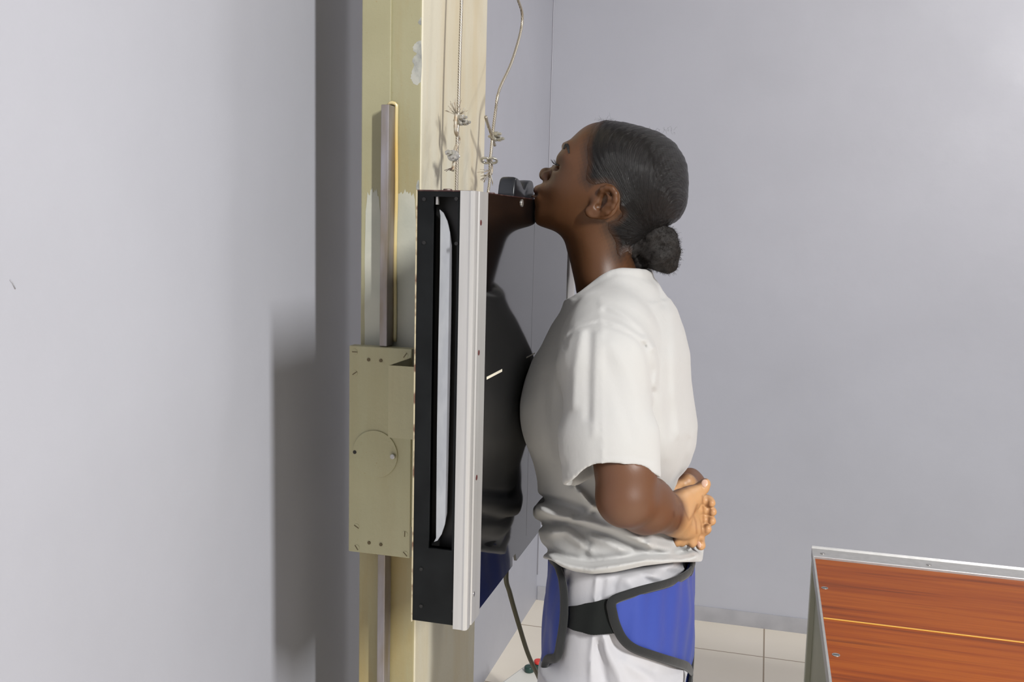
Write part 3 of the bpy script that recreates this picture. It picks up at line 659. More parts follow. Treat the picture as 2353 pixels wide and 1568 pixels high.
# near (left) arm
SH, EL, WR = T(1395, 775, 1.215), T(1436, 1144, 1.152), T(1546, 1185, 1.275)
body.u(cone(T(1400, 790, 1.30), T(1400, 810, 1.215), .035, .036), .02); SH = T(1400, 810, 1.215)
body.u(cone(SH, T(1412, 960, 1.175), .036, .037), .02).u(cone(T(1412, 960, 1.175), T(1438, 1080, 1.158), .037, .0365), .012)
body.u(cone(T(1438, 1080, 1.158), T(1438, 1135, 1.152), .0365, .0345), .012)
body.u(ell(T(1432, 1148, 1.152), (.028, .031, .029)), .014)
mid = T(1482, 1160, 1.200)
body.u(cone(T(1440, 1146, 1.152), mid, .0335, .0340), .014).u(cone(mid, WR, .0340, .0262), .02)
# left hand: palm turned back and towards the camera
Hd = np.array(T(1604, 1184, 1.335))-np.array(WR); Hd /= np.linalg.norm(Hd); pn = np.cross(Hd, (0, 0, 1)); pn /= np.linalg.norm(pn)
if pn @ np.array([1, -1, 0]) < 0: pn = -pn
fl = (tuple(pn), .55)
def hand(m, W, kn, tips, thumb, thenar, hypo, rf=.0070):
    for k in kn: m.u(cone(W, k, .0215, .0125, fl), .010)
    m.u(cone(kn[0], kn[-1], .0115, .0105, fl), .008)
    for a, b, ra, rb in thenar: m.u(cone(a, b, ra, rb), .008)
    for a, b, ra, rb in hypo: m.u(cone(a, b, ra, rb), .010)
    for ch in tips:
        fm = Model(); fm.u(cone(np.array(ch[0])-Hd*.012, ch[0], rf*.9, rf), .003)
        for i, (a, b) in enumerate(zip(ch, ch[1:])):
            r = [rf, rf*.97, rf*.93, rf*.82]; fm.u(cone(a, b, r[i], r[i+1]), .006)
        ff = (lambda q, fm=fm: fm(q)); ff.c = np.array(ch[1]); ff.rad = .045; m.u(ff, .0016)
    for i, (a, b) in enumerate(zip(thumb, thumb[1:])):
        r = [.0115, .0098, .0090, .0075]; m.u(cone(a, b, r[i], r[i+1]), .004)
lk = [T(1596, 1150, 1.332), T(1602, 1171, 1.338), T(1601, 1193, 1.337), T(1595, 1214, 1.330)]
lf = [[T(1599, 1148, 1.328), T(1619, 1149, 1.342), T(1629, 1153, 1.342), T(1635, 1157, 1.336)],
      [T(1603, 1171, 1.332), T(1621, 1171, 1.346), T(1632, 1174, 1.346), T(1638, 1177, 1.340)],
      [T(1602, 1194, 1.332), T(1620, 1194, 1.344), T(1631, 1196, 1.344), T(1636, 1198, 1.338)],
      [T(1597, 1215, 1.326), T(1612, 1218, 1.336), T(1621, 1217, 1.336), T(1626, 1216, 1.330)]]
hm = Model()
hand(hm, np.array(WR)+Hd*.008, lk, lf, [T(1580, 1138, 1.300), T(1601, 1132, 1.312), T(1614, 1121, 1.318), T(1621, 1112, 1.318)],
     [(T(1562, 1160, 1.283), T(1592, 1140, 1.306), .0165, .0145), (T(1566, 1150, 1.288), T(1590, 1156, 1.312), .015, .012)],
     [(T(1560, 1208, 1.288), T(1589, 1212, 1.318), .0155, .0135), (T(1568, 1215, 1.295), T(1585, 1220, 1.315), .0130, .0125)])
fh = lambda p: hm(p); fh.c = np.array(T(1595, 1175, 1.32)); fh.rad = .09; body.u(fh, .012)
# crease of the palm
body.sub(cone(T(1568, 1158, 1.262), T(1582, 1190, 1.285), .0012, .0012), .003)
# far (right) arm and hand cupping from below
RW = T(1583, 1118, 1.420); RE = T(1455, 1165, 1.60)
body.u(cone(T(1400, 790, 1.42), T(1400, 800, 1.50), .035, .036), .02).u(cone(T(1400, 800, 1.50), RE, .036, .036), .02).u(cone(RE, RW, .039, .026), .02)
rh = Model(); pr = np.array(T(1600, 1150, 1.385))
fl2 = fl; flr = fl
rk = [T(1596, 1195, 1.372), T(1588, 1205, 1.362), T(1577, 1212, 1.352), T(1566, 1215, 1.345)]
for k in rk: rh.u(cone(RW, k, .021, .012, fl), .010)
rt = [[rk[0], T(1598, 1222, 1.358), T(1606, 1240, 1.340), T(1610, 1254, 1.322)], [rk[1], T(1586, 1226, 1.346), T(1590, 1240, 1.326), T(1590, 1248, 1.310)],
      [rk[2], T(1572, 1228, 1.336), T(1570, 1241, 1.318), T(1566, 1246, 1.305)], [rk[3], T(1560, 1226, 1.330), T(1556, 1238, 1.310), T(1555, 1246, 1.298)]]
for ch in rt:
    for i, (a, b) in enumerate(zip(ch, ch[1:])): rh.u(cone(a, b, [.0085, .008, .0076, .007][i], [.008, .0076, .007, .006][i]), .003)
for a, b in ((T(1572, 1120, 1.40), T(1556, 1122, 1.36)), (T(1556, 1122, 1.36), T(1547, 1130, 1.335))): rh.u(cone(a, b, .011, .009), .005)
rh.u(cone(T(1583, 1116, 1.40), T(1578, 1108, 1.372), .016, .013), .008)
fr = lambda p: rh(p); fr.c = np.array(T(1580, 1180, 1.36)); fr.rad = .12; body.u(fr, .008)
# ---- t-shirt form (also keeps the skin beneath it)
sh_out = [(1405, 560), (1330, 600), (1300, 655), (1305, 684), (1296, 712), (1276, 745), (1256, 788), (1235, 820), (1221, 858), (1212, 905), (1210, 935), (1213, 968), (1224, 1005), (1237, 1045), (1246, 1085), (1247, 1125), (1251, 1145), (1238, 1158), (1236, 1174), (1243, 1192), (1254, 1203), (1256, 1226), (1266, 1246), (1262, 1262), (1270, 1285), (1275, 1340),
          (1600, 1340), (1607, 1285), (1603, 1262), (1590, 1243), (1574, 1225), (1558, 1200), (1548, 1170), (1545, 1140), (1560, 1098), (1584, 1062), (1596, 1025), (1599, 985), (1591, 932), (1584, 882), (1581, 819), (1568, 766), (1545, 706), (1518, 656), (1500, 630), (1492, 590)]
sh_w = [(1400, 590, 64), (1380, 640, 74), (1450, 625, 78), (1430, 660, 100), (1470, 660, 92), (1410, 700, 140), (1470, 700, 130), (1500, 680, 80), (1350, 690, 95), (1330, 720, 90), (1360, 740, 140), (1420, 740, 165), (1480, 750, 155), (1530, 740, 95), (1400, 800, 172), (1320, 790, 128), (1280, 800, 98), (1255, 850, 95), (1245, 900, 108), (1232, 940, 85), (1255, 980, 108),
        (1400, 900, 170), (1500, 850, 165), (1550, 800, 110), (1555, 880, 118), (1570, 960, 105), (1500, 950, 160), (1300, 900, 140), (1300, 1000, 132), (1400, 1050, 155), (1275, 1060, 95), (1500, 1050, 140), (1560, 1050, 85), (1300, 1120, 120), (1400, 1140, 150), (1500, 1130, 125), (1275, 1170, 95), (1300, 1200, 125), (1400, 1200, 158), (1500, 1200, 145), (1540, 1200, 80),
        (1300, 1260, 128), (1400, 1260, 168), (1500, 1260, 168), (1565, 1260, 115), (1310, 1310, 140), (1420, 1310, 172), (1520, 1310, 165), (1580, 1310, 90)]
SP = Profile(sh_out, sh_w, .003, .012)
sm = Model(); sm.u(SP, .001)
for s, yo in ((1, 0), (-1, 0)):
    Y = lambda y: YC+(y-YC)*s
    def A(u, v, y): p = at(u, v, y); return np.array([p[0], Y(y), p[2]])
    # sleeve: wide soft tube from shoulder to above the elbow
    k_ = ((0, 1, 0), .92)
    sm.u(cone(A(1400, 765, 1.235), A(1390, 830, 1.195), .050, .0550, k_), .035)
    sm.u(cone(A(1390, 830, 1.195), A(1398, 1000, 1.170), .0550, .0555, k_), .012)
    sm.u(cone(A(1398, 1000, 1.170), A(1408, 1110, 1.158), .0555, .0560, k_), .012)
    sm.u(cone(A(1345, 1000, 1.165), A(1348, 1130, 1.160), .030, .029), .015)
    sm.u(cone(A(1460, 1000, 1.168), A(1466, 1130, 1.160), .026, .027), .015)
def folds(L, y):
    return [(l, a/1000*(2.1 if y == 1.20 and min(v for u, v in l) > 1110 else 1), s_) for l, a, s_ in L]
FS = folds([([(1298, 800), (1300, 782), (1312, 765), (1340, 750), (1380, 741), (1420, 755), (1455, 772), (1480, 796)], -2.6, 4.5),
            ([(1302, 772), (1325, 752), (1380, 733), (1430, 750), (1478, 780)], 1.4, 7),
            ([(1335, 765), (1322, 850), (1318, 930)], 3.0, 10), ([(1356, 765), (1352, 860), (1352, 960)], -2.8, 9), ([(1372, 770), (1368, 900), (1365, 1000)], 2.2, 8), ([(1384, 745), (1383, 900), (1385, 1080)], 1.6, 4.5),
            ([(1400, 790), (1440, 850), (1470, 930)], 1.6, 12), ([(1395, 830), (1420, 900), (1450, 1000)], -1.6, 14),
            ([(1380, 640), (1379, 700), (1380, 738)], 1.2, 4.5), ([(1392, 715), (1430, 735), (1475, 770)], -2.4, 8), ([(1388, 700), (1425, 718), (1470, 752), (1500, 800)], 2.2, 9),
            ([(1310, 1092), (1340, 1070), (1385, 1050), (1440, 1048), (1500, 1060)], -1.0, 4.0), ([(1480, 796), (1494, 850), (1498, 900)], -2.6, 8), ([(1505, 800), (1514, 850), (1506, 890)], 2.2, 9)], 1.14)
FB = folds([([(1500, 880), (1520, 960), (1530, 1050)], 1.8, 14), ([(1545, 720), (1550, 800), (1550, 900), (1560, 1000)], 2.0, 10), ([(1530, 800), (1535, 900), (1540, 1000)], -2, 12), ([(1580, 1010), (1570, 1060), (1552, 1105)], -3, 8),
            ([(1405, 628), (1450, 632), (1495, 645)], -1.3, 5), ([(1500, 640), (1515, 670), (1522, 700)], -3.0, 7), ([(1296, 705), (1340, 672), (1390, 642), (1408, 632)], -1.2, 4.5),
            ([(1275, 830), (1270, 950), (1285, 1050)], 2.0, 13), ([(1250, 870), (1255, 960), (1275, 1060)], -1.5, 12),
            ([(1225, 1147), (1252, 1150), (1290, 1155), (1340, 1172)], -8, 9), ([(1244, 1172), (1290, 1190), (1345, 1200), (1400, 1215), (1470, 1245), (1540, 1272)], 8, 13), ([(1320, 1120), (1345, 1150), (1362, 1170), (1350, 1180)], 6, 8),
            ([(1335, 1130), (1360, 1158)], 4, 7), ([(1370, 1165), (1385, 1180), (1420, 1205), (1470, 1232)], 6, 11), ([(1365, 1178), (1320, 1188)], -5, 6),
            ([(1200, 1204), (1255, 1205), (1300, 1203), (1340, 1215), (1400, 1232), (1460, 1258), (1520, 1270), (1560, 1272)], -7, 9),
            ([(1270, 1225), (1300, 1222), (1330, 1245), (1350, 1262)], 6, 11), ([(1330, 1215), (1352, 1245), (1345, 1275)], -5, 9), ([(1360, 1230), (1400, 1245), (1430, 1262)], 4, 12),
            ([(1210, 1250), (1265, 1268), (1300, 1282), (1350, 1290), (1410, 1285), (1480, 1275), (1545, 1278), (1600, 1262)], -6, 9),
            ([(1270, 1285), (1310, 1302), (1360, 1309), (1420, 1300), (1490, 1286), (1560, 1285), (1598, 1282)], 8, 13), ([(1480, 1215), (1495, 1240), (1490, 1262)], 5, 13), ([(1560, 1240), (1580, 1255), (1600, 1275)], 5, 9)], 1.20)
def fold_disp(p):
    q = proj(p); d = np.zeros(len(p))
    # the far side carries the same kind of folds, mirrored
    for L in (FS, FB):
        for l, a, s_ in L:
            if L is FS: m = (np.abs(p[:, 1]-YC) > .14)
            else: m = np.ones(len(p), bool)
            if not m.any(): continue
            dd = line_d(q[m], l); d[m] += a*np.exp(-(dd/s_)**2)
    return np.maximum(d, -.0075+.002*np.tanh((d+.0075)*200))
cut_neck = ([(1200, 725), (1302, 688), (1330, 672), (1352, 655), (1380, 633), (1404, 620), (1428, 615), (1482, 618), (1498, 626), (1640, 680), (1640, 500), (1200, 500)])
cut_hem = ([(1200, 1275), (1268, 1288), (1290, 1303), (1320, 1314), (1362, 1320), (1410, 1316), (1480, 1301), (1549, 1293), (1612, 1292), (1700, 1290), (1700, 1800), (1200, 1800)])
hemz = [np.array(at(1304, 1110, 1.115)), np.array(at(1349, 1082, 1.105)), np.array(at(1440, 1077, 1.10)), np.array(at(1502, 1094, 1.115))]
_hk = catmull([(a, b, 0) for a, b in zip([-.3, 0, .22, .40, .70, .88, 1, 1.3], [hemz[0][2]-.008, hemz[0][2], hemz[1][2], hemz[2][2]-.0005, hemz[2][2]-.0005, hemz[2][2]-.003, hemz[3][2], hemz[3][2]-.008])], 8)
HEMX = np.array([q[0] for q in _hk]); HEMC = np.array([q[1] for q in _hk])
def hem_z(p):
    yy = np.abs(p[:, 1]-YC); u_ = (p[:, 0]-hemz[0][0])/(hemz[3][0]-hemz[0][0])
    zc = np.interp(u_, HEMX, HEMC)
    return zc-np.clip((.235-yy), 0, .10)*.35
def shirtf(p):
    fd = fold_disp(p); outer = sm(p)-fd; yy = np.abs(p[:, 1]-YC); zc = hem_z(p); tk = SP(p)-fd-.002
    cutd = np.where(yy > .08, np.maximum(outer, zc-p[:, 2]), outer)      # sleeve ends at its hem
    solid = np.minimum(cutd, tk); hollow = np.maximum(outer+.0075, .001-tk)
    d = np.maximum(solid, -hollow); d = np.where(p[:, 2] > H-.10, np.maximum(outer, -(outer+.0075)), d)
    q = proj(p); d = np.maximum(d, -poly_sd(q, cut_neck)*.0006); d = np.maximum(d, -poly_sd(q, cut_hem)*.0006)
    return np.maximum(d, bx1+.0012-p[:, 0])
def bodyf(p):
    d = body(p); d = np.where(p[:, 2] < zt+.003, np.maximum(d, bx1+.0012-p[:, 0]), d); m = (p[:, 2] < H-.02) & (d < .02)
    if m.any():
        q = p[m]; uv = proj(q); yy = np.abs(q[:, 1]-YC); cov = np.maximum(-poly_sd(uv, cut_neck)*.0006, -poly_sd(uv, cut_hem)*.0006)
        zc = hem_z(q); out = q[:, 2] < zc+.002      # arm below the sleeve hem is bare
        cov = np.where(out, .1, cov); inn = sm(q)-fold_disp(q)+.006
        d[m] = np.where(cov < -.003, np.maximum(d[m], inn), d[m])
    return d
V, Q = surface_nets(bodyf, (-.36, 1.06, H-.60), (-.02, 1.68, H+.17), .0019)
V = smooth_np(V, Q, 1, .5)
person = empty('person', (-.2, YC, 0), label='woman in white t-shirt and blue apron, chin on black plate, hands behind back', cat='person')
me = mesh_np('body', V, Q); bodyo = link('body', me, 'skin', person, True)
# true skin colours: brown skin, paler palms and finger pads, darker lips and brow hair
def lin(r, g, b): return np.array([((c/255)/12.92 if c/255 < .04045 else ((c/255+.055)/1.055)**2.4) for c in (r, g, b)])
base = lin(86, 55, 32); palm = lin(180, 138, 96); armc = lin(97, 65, 45)
C = np.tile(base, (len(V), 1))
wz = np.clip((H-.15-V[:, 2])/.1, 0, 1)[:, None]; C = C*(1-wz)+armc*wz
nor = np.zeros(len(V)*3); me.vertices.foreach_get('normal', nor) if False else None
nv = np.array([v.normal[:] for v in me.vertices])
def facing(c, r, dirv, lo=.0, hi=.5):
    d = np.linalg.norm(V-np.array(c), axis=1); m = np.clip((r-d)/.028, 0, 1); g_ = np.clip((nv @ np.array(dirv)-lo)/(hi-lo), 0, 1); return (m*g_)[:, None]
k_ = facing(T(1604, 1182, 1.315), .082, tuple(pn), -.1, .45); C = C*(1-k_)+palm*k_
k_ = facing(T(1598, 1244, 1.325), .030, (0.4, -.9, 0), -.3, .4); C = C*(1-k_*.6)+palm*k_*.6
p2 = V[:, [0, 2]]; headm = (V[:, 2] > H-.06)
cr = proj(V, False); cd = np.full(len(V), 1e9)
for L_ in ([(1566, 1152), (1572, 1172), (1583, 1196)], [(1602, 1160), (1594, 1182), (1584, 1195)], [(1592, 1182), (1599, 1200), (1601, 1226)], [(1566, 1184), (1563, 1202), (1556, 1216)], [(1548, 1176), (1549, 1188)],
           [(1614, 1141), (1615, 1158)], [(1627, 1143), (1629, 1160)], [(1616, 1164), (1617, 1181)], [(1631, 1165), (1633, 1183)], [(1616, 1186), (1617, 1203)], [(1629, 1188), (1630, 1203)], [(1611, 1209), (1613, 1226)], [(1621, 1209), (1622, 1224)]):
    cd = np.minimum(cd, line_d(cr, L_))
k_ = (np.clip((3.2-cd)/2.2, 0, 1)*(V[:, 0] > -.135)*(V[:, 1] < 1.40)*(V[:, 2] < H-.25))[:, None]; C = C*(1-k_*.5)+C*k_*.5*np.array([.52, .40, .32])
lips = poly_sd(p2, P2([(1224, 447), (1226, 434), (1232, 429), (1237, 431), (1243, 439), (1247, 447), (1240, 455), (1228, 461), (1219, 458)])); k_ = (np.clip(-lips/.002, 0, 1)*(np.abs(V[:, 1]-YC) < .03)*headm)[:, None]; C = C*(1-k_*.75)+lin(70, 46, 40)*k_*.75
hairpoly = [(1372, 262), (1371, 282), (1363, 308), (1357, 343), (1361, 380), (1356, 416), (1366, 426), (1385, 430), (1402, 426), (1417, 432), (1426, 452), (1424, 476), (1438, 492), (1428, 505), (1403, 512), (1404, 530), (1416, 552), (1420, 585), (1428, 592), (1440, 578), (1450, 590), (1458, 612), (1480, 624), (1482, 600), (1500, 560), (1620, 560), (1620, 240)]
hp2 = P2(hairpoly, YC-.03)
hs = poly_sd(p2, hp2); hn = sum(np.sin(p2 @ np.array(w_)+f_) for w_, f_ in (((900, 300), 0), ((-500, 1100), 1), ((1500, -700), 2)))*.0012
k_ = (np.clip((.009-hs+hn+.004)/.018, 0, 1)*headm*(np.linalg.norm(p2-np.array(P2([(1388, 465)], YC-.07)[0]), axis=1) > .026))[:, None]; C = C*(1-k_*.9)+lin(24, 19, 17)*k_*.9
ca = me.color_attributes.new('tone', 'FLOAT_COLOR', 'POINT'); ca.data.foreach_set('color', np.c_[C, np.ones(len(C))].ravel().astype(np.float32))
# ---- hair cap
def hairf(p):
    q = p[:, [0, 2]]; sd = poly_sd(q, hp2); t = np.clip((-sd)/.026, 0, 1)**.8*.0040-np.where(sd > 0, .002+sd*.5, 0)
    e = np.linalg.norm(q-np.array(P2([(1388, 462)], YC-.07)[0]), axis=1); t = t-np.clip((.022-e)/.01, 0, 1)*.01
    th = np.arctan2(q[:, 1]-BUN[1], q[:, 0]-BUN[0]); 
    t = t+(t > .001)*(.00045*np.sin(th*95+p[:, 1]*220)+.0003*np.sin(th*213+p[:, 1]*410))
    return np.maximum(HP(p)-t, -(HP(p)+.004))
BUN = P2([(1500, 545)])[0]
V, Q = surface_nets(hairf, (-.30, YC-.10, H-.09), (-.06, YC+.10, H+.17), .002)
V = smooth_np(V, Q, 1, .4); me = mesh_np('hair', V, Q); hair = link('hair', me, 'hair', person, True)
th = np.arctan2(V[:, 2]-BUN[1], V[:, 0]-BUN[0]); rr = np.hypot(V[:, 2]-BUN[1], V[:, 0]-BUN[0])
hq = V[:, [0, 2]]; hse = -poly_sd(hq, hp2); ee = np.clip(hse/.014, 0, 1); en = me.attributes.new('edge', 'FLOAT', 'POINT'); en.data.foreach_set('value', ee.astype(np.float32))
at_ = me.attributes.new('comb', 'FLOAT_VECTOR', 'POINT'); at_.data.foreach_set('vector', np.c_[th+(V[:, 1]-YC)*6, rr*6, th*0].ravel().astype(np.float32))
# ---- bun: soft kinky hair gathered low
bun = Model()
for u, v, y, r in ((1506, 545, 0, .023), (1524, 556, 0, .021), (1533, 582, .004, .0175), (1516, 588, -.004, .021), (1498, 572, 0, .022), (1537, 606, 0, .0125), (1518, 606, .003, .0125), (1482, 560, 0, .020), (1497, 596, -.002, .012), (1545, 570, 0, .010)):
    bun.u(ell((*T(u, v)[:1], YC+y, T(u, v)[2]), (r, r*1.15, r)), .005)
bun.u(cone(T(1445, 560), T(1490, 548), .018, .020, ((0, 1, 0), 1.3)), .01)
bun.u(cone(T(1448, 575), T(1468, 622), .012, .006, ((0, 1, 0), 1.6)), .01)
_w = rng.normal(0, 1, (14, 3)); _w = _w/np.linalg.norm(_w, axis=1)[:, None]*rng.uniform(170, 900, 14)[:, None]; _ph = rng.uniform(0, 6.28, 14)
def bunf(p):
    n = np.zeros(len(p))
    for w_, h_ in zip(_w, _ph): n += np.sin(p @ w_+h_)/(np.linalg.norm(w_)/170)
    return bun(p)-.0010*n
V, Q = surface_nets(bunf, T(1430, 640)[:1]+(YC-.06, T(1430, 650)[2]), T(1580, 510)[:1]+(YC+.06, T(1580, 500)[2]), .0018)
me = mesh_np('hair_bun', V, Q); buno = link('hair_bun', me, 'afro', person, True)
me.calc_loop_triangles(); nv = np.array([v.normal[:] for v in me.vertices])
def fuzz(name, pts, nrm, L, r, m, parent, curl=.6):
    cu = bpy.data.curves.new(name, 'CURVE'); cu.dimensions = '3D'; cu.bevel_depth = r; cu.bevel_resolution = 0; cu.materials.append(M[m])
    for p, n_ in zip(pts, nrm):
        d = n_+rng.normal(0, curl, 3); d /= np.linalg.norm(d); l = L*rng.uniform(.4, 1.1); b = rng.normal(0, 1, 3)*l*.45
        sp_ = cu.splines.new('POLY'); sp_.points.add(3)
        for k in range(4):
            t = k/3; q = p+d*l*t+b*t*t+rng.normal(0, l*.07, 3)*(k > 0); sp_.points[k].co = (*q, 1)
    o = bpy.data.objects.new(name, cu); COL.objects.link(o); o.parent = parent; o.matrix_parent_inverse = parent.matrix_world.inverted(); o['kind'] = 'stuff'; return o
sel = rng.choice(len(V), 4500); fuzz('bun_fuzz', V[sel], nv[sel], .0036, .00010, 'afro', buno)
ft = [np.array(T(u, v)) + np.array([0, rng.uniform(-.03, .03), 0]) for u, v in [(1390+rng.uniform(-18, 22), 281) for _ in range(90)]+[(1500+rng.uniform(-5, 50), 300+rng.uniform(0, 6)) for _ in range(30)]]
fuzz('flyaway_hair', ft, [np.array([.2, 0, 1.])]*len(ft), .0050, .00007, 'afro', hair, .5)
# ---- eyebrows: short hairs laid on the brow
def surf_y(x, z, s_):
    ys_ = np.linspace(0, .09, 400); P = np.c_[np.full(400, x), YC+s_*ys_, np.full(400, z)]; d = body(P); k = np.argmax(d > 0); return YC+s_*ys_[k]
BL = catmull([(1299.5, 345, 0), (1303, 337, 0), (1309, 337.5, 0), (1313, 344, 0), (1316.5, 353, 0)], 14)
for s_ in (-1, 1):
    eb = bmesh.new()
    for k in range(420):
        i = rng.integers(1, len(BL)-2); q = np.array(BL[i]); tg = np.array(BL[i+1])-np.array(BL[i-1]); tg /= np.linalg.norm(tg)
        wd = 3.6*math.sin(math.pi*min(.9, .25+i/len(BL)*.75)); q = q+np.array([-tg[1], tg[0], 0])*rng.uniform(-1, 1)*wd; e = q+tg*rng.uniform(3, 6)+np.array([-tg[1], tg[0], 0])*rng.uniform(-1, 1)
        pts = []
        for t in (0, .5, 1):
            c = q+(e-q)*t; x, _, z = at(c[0], c[1], YC-.03); pts.append((x-.0002*t, surf_y(x, z, s_)+s_*(.0002+.0005*t), z))
        if max(abs(pts[0][1]-pts[2][1]), 0) < .006: add_tube(eb, pts, [.00035, .0003, .0001], 4)
    from_bm('eyebrow', eb, 'lash', bodyo, True)
# ---- eyelashes
for s in (-1, 1):
    cu = bmesh.new()
    for k in range(13):
        t = k/12; p = np.array(T(1284+14*t, 380.5+3.5*t, YC)); p[1] = YC+s*(.024+.020*t); L = .0082*(1-.35*t)
        L *= rng.uniform(.75, 1.1); d = np.array([-1, s*.5*(t-.15)+rng.uniform(-.12, .12), .10+rng.uniform(-.12, .16)]); d /= np.linalg.norm(d)
        add_tube(cu, [tuple(p+d*L*a+np.array([0, 0, (.0062)])*a*a) for a in (0, .35, .7, 1)], [.00035, .00025, .00018, .00008], 5)
    e = [tuple(np.array(T(1284+16*t, 381+3.8*t, YC))*np.array([1, 0, 1])+np.array([0, YC+s*(.023+.023*t), 0])) for t in np.linspace(0, 1, 8)]
    add_tube(cu, e, .0008, 6)
    from_bm('eyelashes', cu, 'lash', person, True)
# ---- nails
def nail(c, n, r=.0045, d=(0, 0, 1)):
    bm = bmesh.new(); q = Vector((0, 0, 1)).rotation_difference(Vector(n)).to_matrix().to_4x4()
    bmesh.ops.create_uvsphere(bm, u_segments=14, v_segments=8, radius=1, matrix=Matrix.Translation(c) @ q @ Matrix.Diagonal((r, r*1.25, .0016, 1))); from_bm('nail', bm, 'nail', bodyo, True)
nail(T(1619, 1111, 1.3115), (-.2, -.75, .6), .0048)
nail(T(1606, 1252, 1.3155), (-.5, -.85, .1), .0038)
# ---- t-shirt
V, Q = surface_nets(shirtf, (-.40, 1.04, H-.56), (-.03, 1.68, H-.005), .0021, 3.2)
V = smooth_np(V, Q, 7, .5); shirt = link('t_shirt', mesh_np('t_shirt', V, Q), 'tshirt', person, True)
# ---- trousers
hipz = P2([(0, 1270), (0, 1330), (0, 1400), (0, 1480), (0, 1560), (0, 1700)]); 
def hip_par(z):       # centre x, half depth, half width of hips at height z
    zs = np.array([.02, .45, .60, .68, .76, .82, .88, .93, 1.0]); cx = np.array([-.185, -.188, -.189, -.1865, -.1850, -.1835, -.1835, -.184, -.185])
    a = np.array([.09, .098, .101, .1030, .1025, .1020, .1015, .097, .093]); b = np.array([.15, .165, .178, .185, .185, .182, .176, .168, .160])
    return np.interp(z, zs, cx), np.interp(z, zs, a), np.interp(z, zs, b)
FT = folds([([(1372, 1325), (1368, 1360), (1366, 1385)], 2.6, 5), ([(1385, 1322), (1384, 1350), (1382, 1380)], -2.0, 6), ([(1420, 1318), (1412, 1345), (1408, 1372)], -3.2, 8), ([(1440, 1312), (1445, 1340), (1460, 1360)], 3, 9), ([(1470, 1305), (1500, 1325), (1535, 1335)], 3.5, 7), ([(1455, 1308), (1480, 1330), (1510, 1345)], -3.5, 7), ([(1500, 1298), (1530, 1315), (1560, 1322)], -3.0, 6), ([(1530, 1292), (1560, 1305), (1580, 1310)], 3.5, 7), ([(1300, 1310), (1296, 1320), (1290, 1335)], 3, 7), ([(1310, 1315), (1305, 1335)], -3, 6),
            ([(1362, 1462), (1357, 1520), (1360, 1600)], 2.4, 5), ([(1385, 1462), (1395, 1500), (1420, 1545), (1440, 1600)], 4.5, 11), ([(1375, 1480), (1385, 1540), (1400, 1600)], -4, 10), ([(1410, 1480), (1450, 1520), (1500, 1540)], -2.5, 10), ([(1440, 1520), (1490, 1560), (1530, 1600)], 3, 14)], 1.17)
def trf(p):
    cx, a, b = hip_par(p[:, 2]); a = a-.007; b = b-.007; x = (p[:, 0]-cx)/a; y = (p[:, 1]-YC)/b
    d = ((np.abs(x)**2.3+np.abs(y)**2.3)**(1/2.3)-1)*np.minimum(a, b)
    t = np.clip((.70-p[:, 2])/.68, 0, 1); d2 = np.full(len(p), 9.)
    for s in (-1, 1):
        yc = YC+s*(.088+.01*t); xx = p[:, 0]-cx-.01*t; d2 = np.minimum(d2, np.sqrt((xx/(.098-.040*t))**2+((p[:, 1]-yc)/(.086-.032*t))**2)*(.09-.034*t)-(.09-.034*t))
    d = np.where(p[:, 2] > .70, d, d2) if False else smin(np.maximum(d, .66-p[:, 2]), np.maximum(d2, p[:, 2]-.80), .03)
    q = proj(p); nd = np.zeros(len(p)); m = (np.abs(p[:, 1]-YC) > .02) & (p[:, 2] > .6)
    for l, a_, s_ in FT: nd[m] += a_*np.exp(-(line_d(q[m], l)/s_)**2)
    d = d-nd; return np.maximum(np.maximum(d, p[:, 2]-(H-.455)), .10-p[:, 2])
V, Q = surface_nets(trf, (-.34, 1.12, .08), (-.04, 1.60, H-.44), .0036)
V = smooth_np(V, Q, 2, .5); link('trousers', mesh_np('trousers', V, Q), 'trouser', person, True)
for s in (-1, 1):
    sh = Model(); sh.u(cone((-.24, YC+s*.095, .035), (-.13, YC+s*.095, .040), .034, .036), .01); sh.u(cone((-.16, YC+s*.095, .05), (-.175, YC+s*.095, .115), .036, .040), .02)
    V, Q = surface_nets(lambda p: np.maximum(sh(p), .001-p[:, 2]), (-.32, YC+s*.095-.06, -.01), (-.07, YC+s*.095+.06, .17), .005)
    link('shoe', mesh_np('shoe', V, Q), 'shoe', person, True)
# ---- blue wrap apron
def on_hip(u, v, off=.004):     # photo position -> (phi, z) on the hip shell, phi=0 at the back, negative = near side
    d = ray(u, v); best = None
    ts = np.linspace(.9, 1.9, 1500); P = d[None]*ts[:, None]; P[:, 2] += H
    cx, a, b = hip_par(P[:, 2]); g_ = ((P[:, 0]-cx)/(a+off))**2+((P[:, 1]-YC)/(b+off))**2
    i = np.argmax(g_ < 1) if (g_ < 1).any() else int(g_.argmin()); p = P[i]
    return math.atan2((p[1]-YC)/(b[i]+off), (p[0]-cx[i])/(a[i]+off)), p[2]
def hip_pt(phi, z, off=.004):
    cx, a, b = hip_par(z); return (cx+(a+off)*math.cos(phi), YC+(b+off)*math.sin(phi), z)
apron = empty('lead_apron', (-.19, YC, .7)); apron.parent = person; apron.matrix_parent_inverse = person.matrix_world.inverted(); apron['label'] = 'blue wrap-around half apron with charcoal binding and black belt'
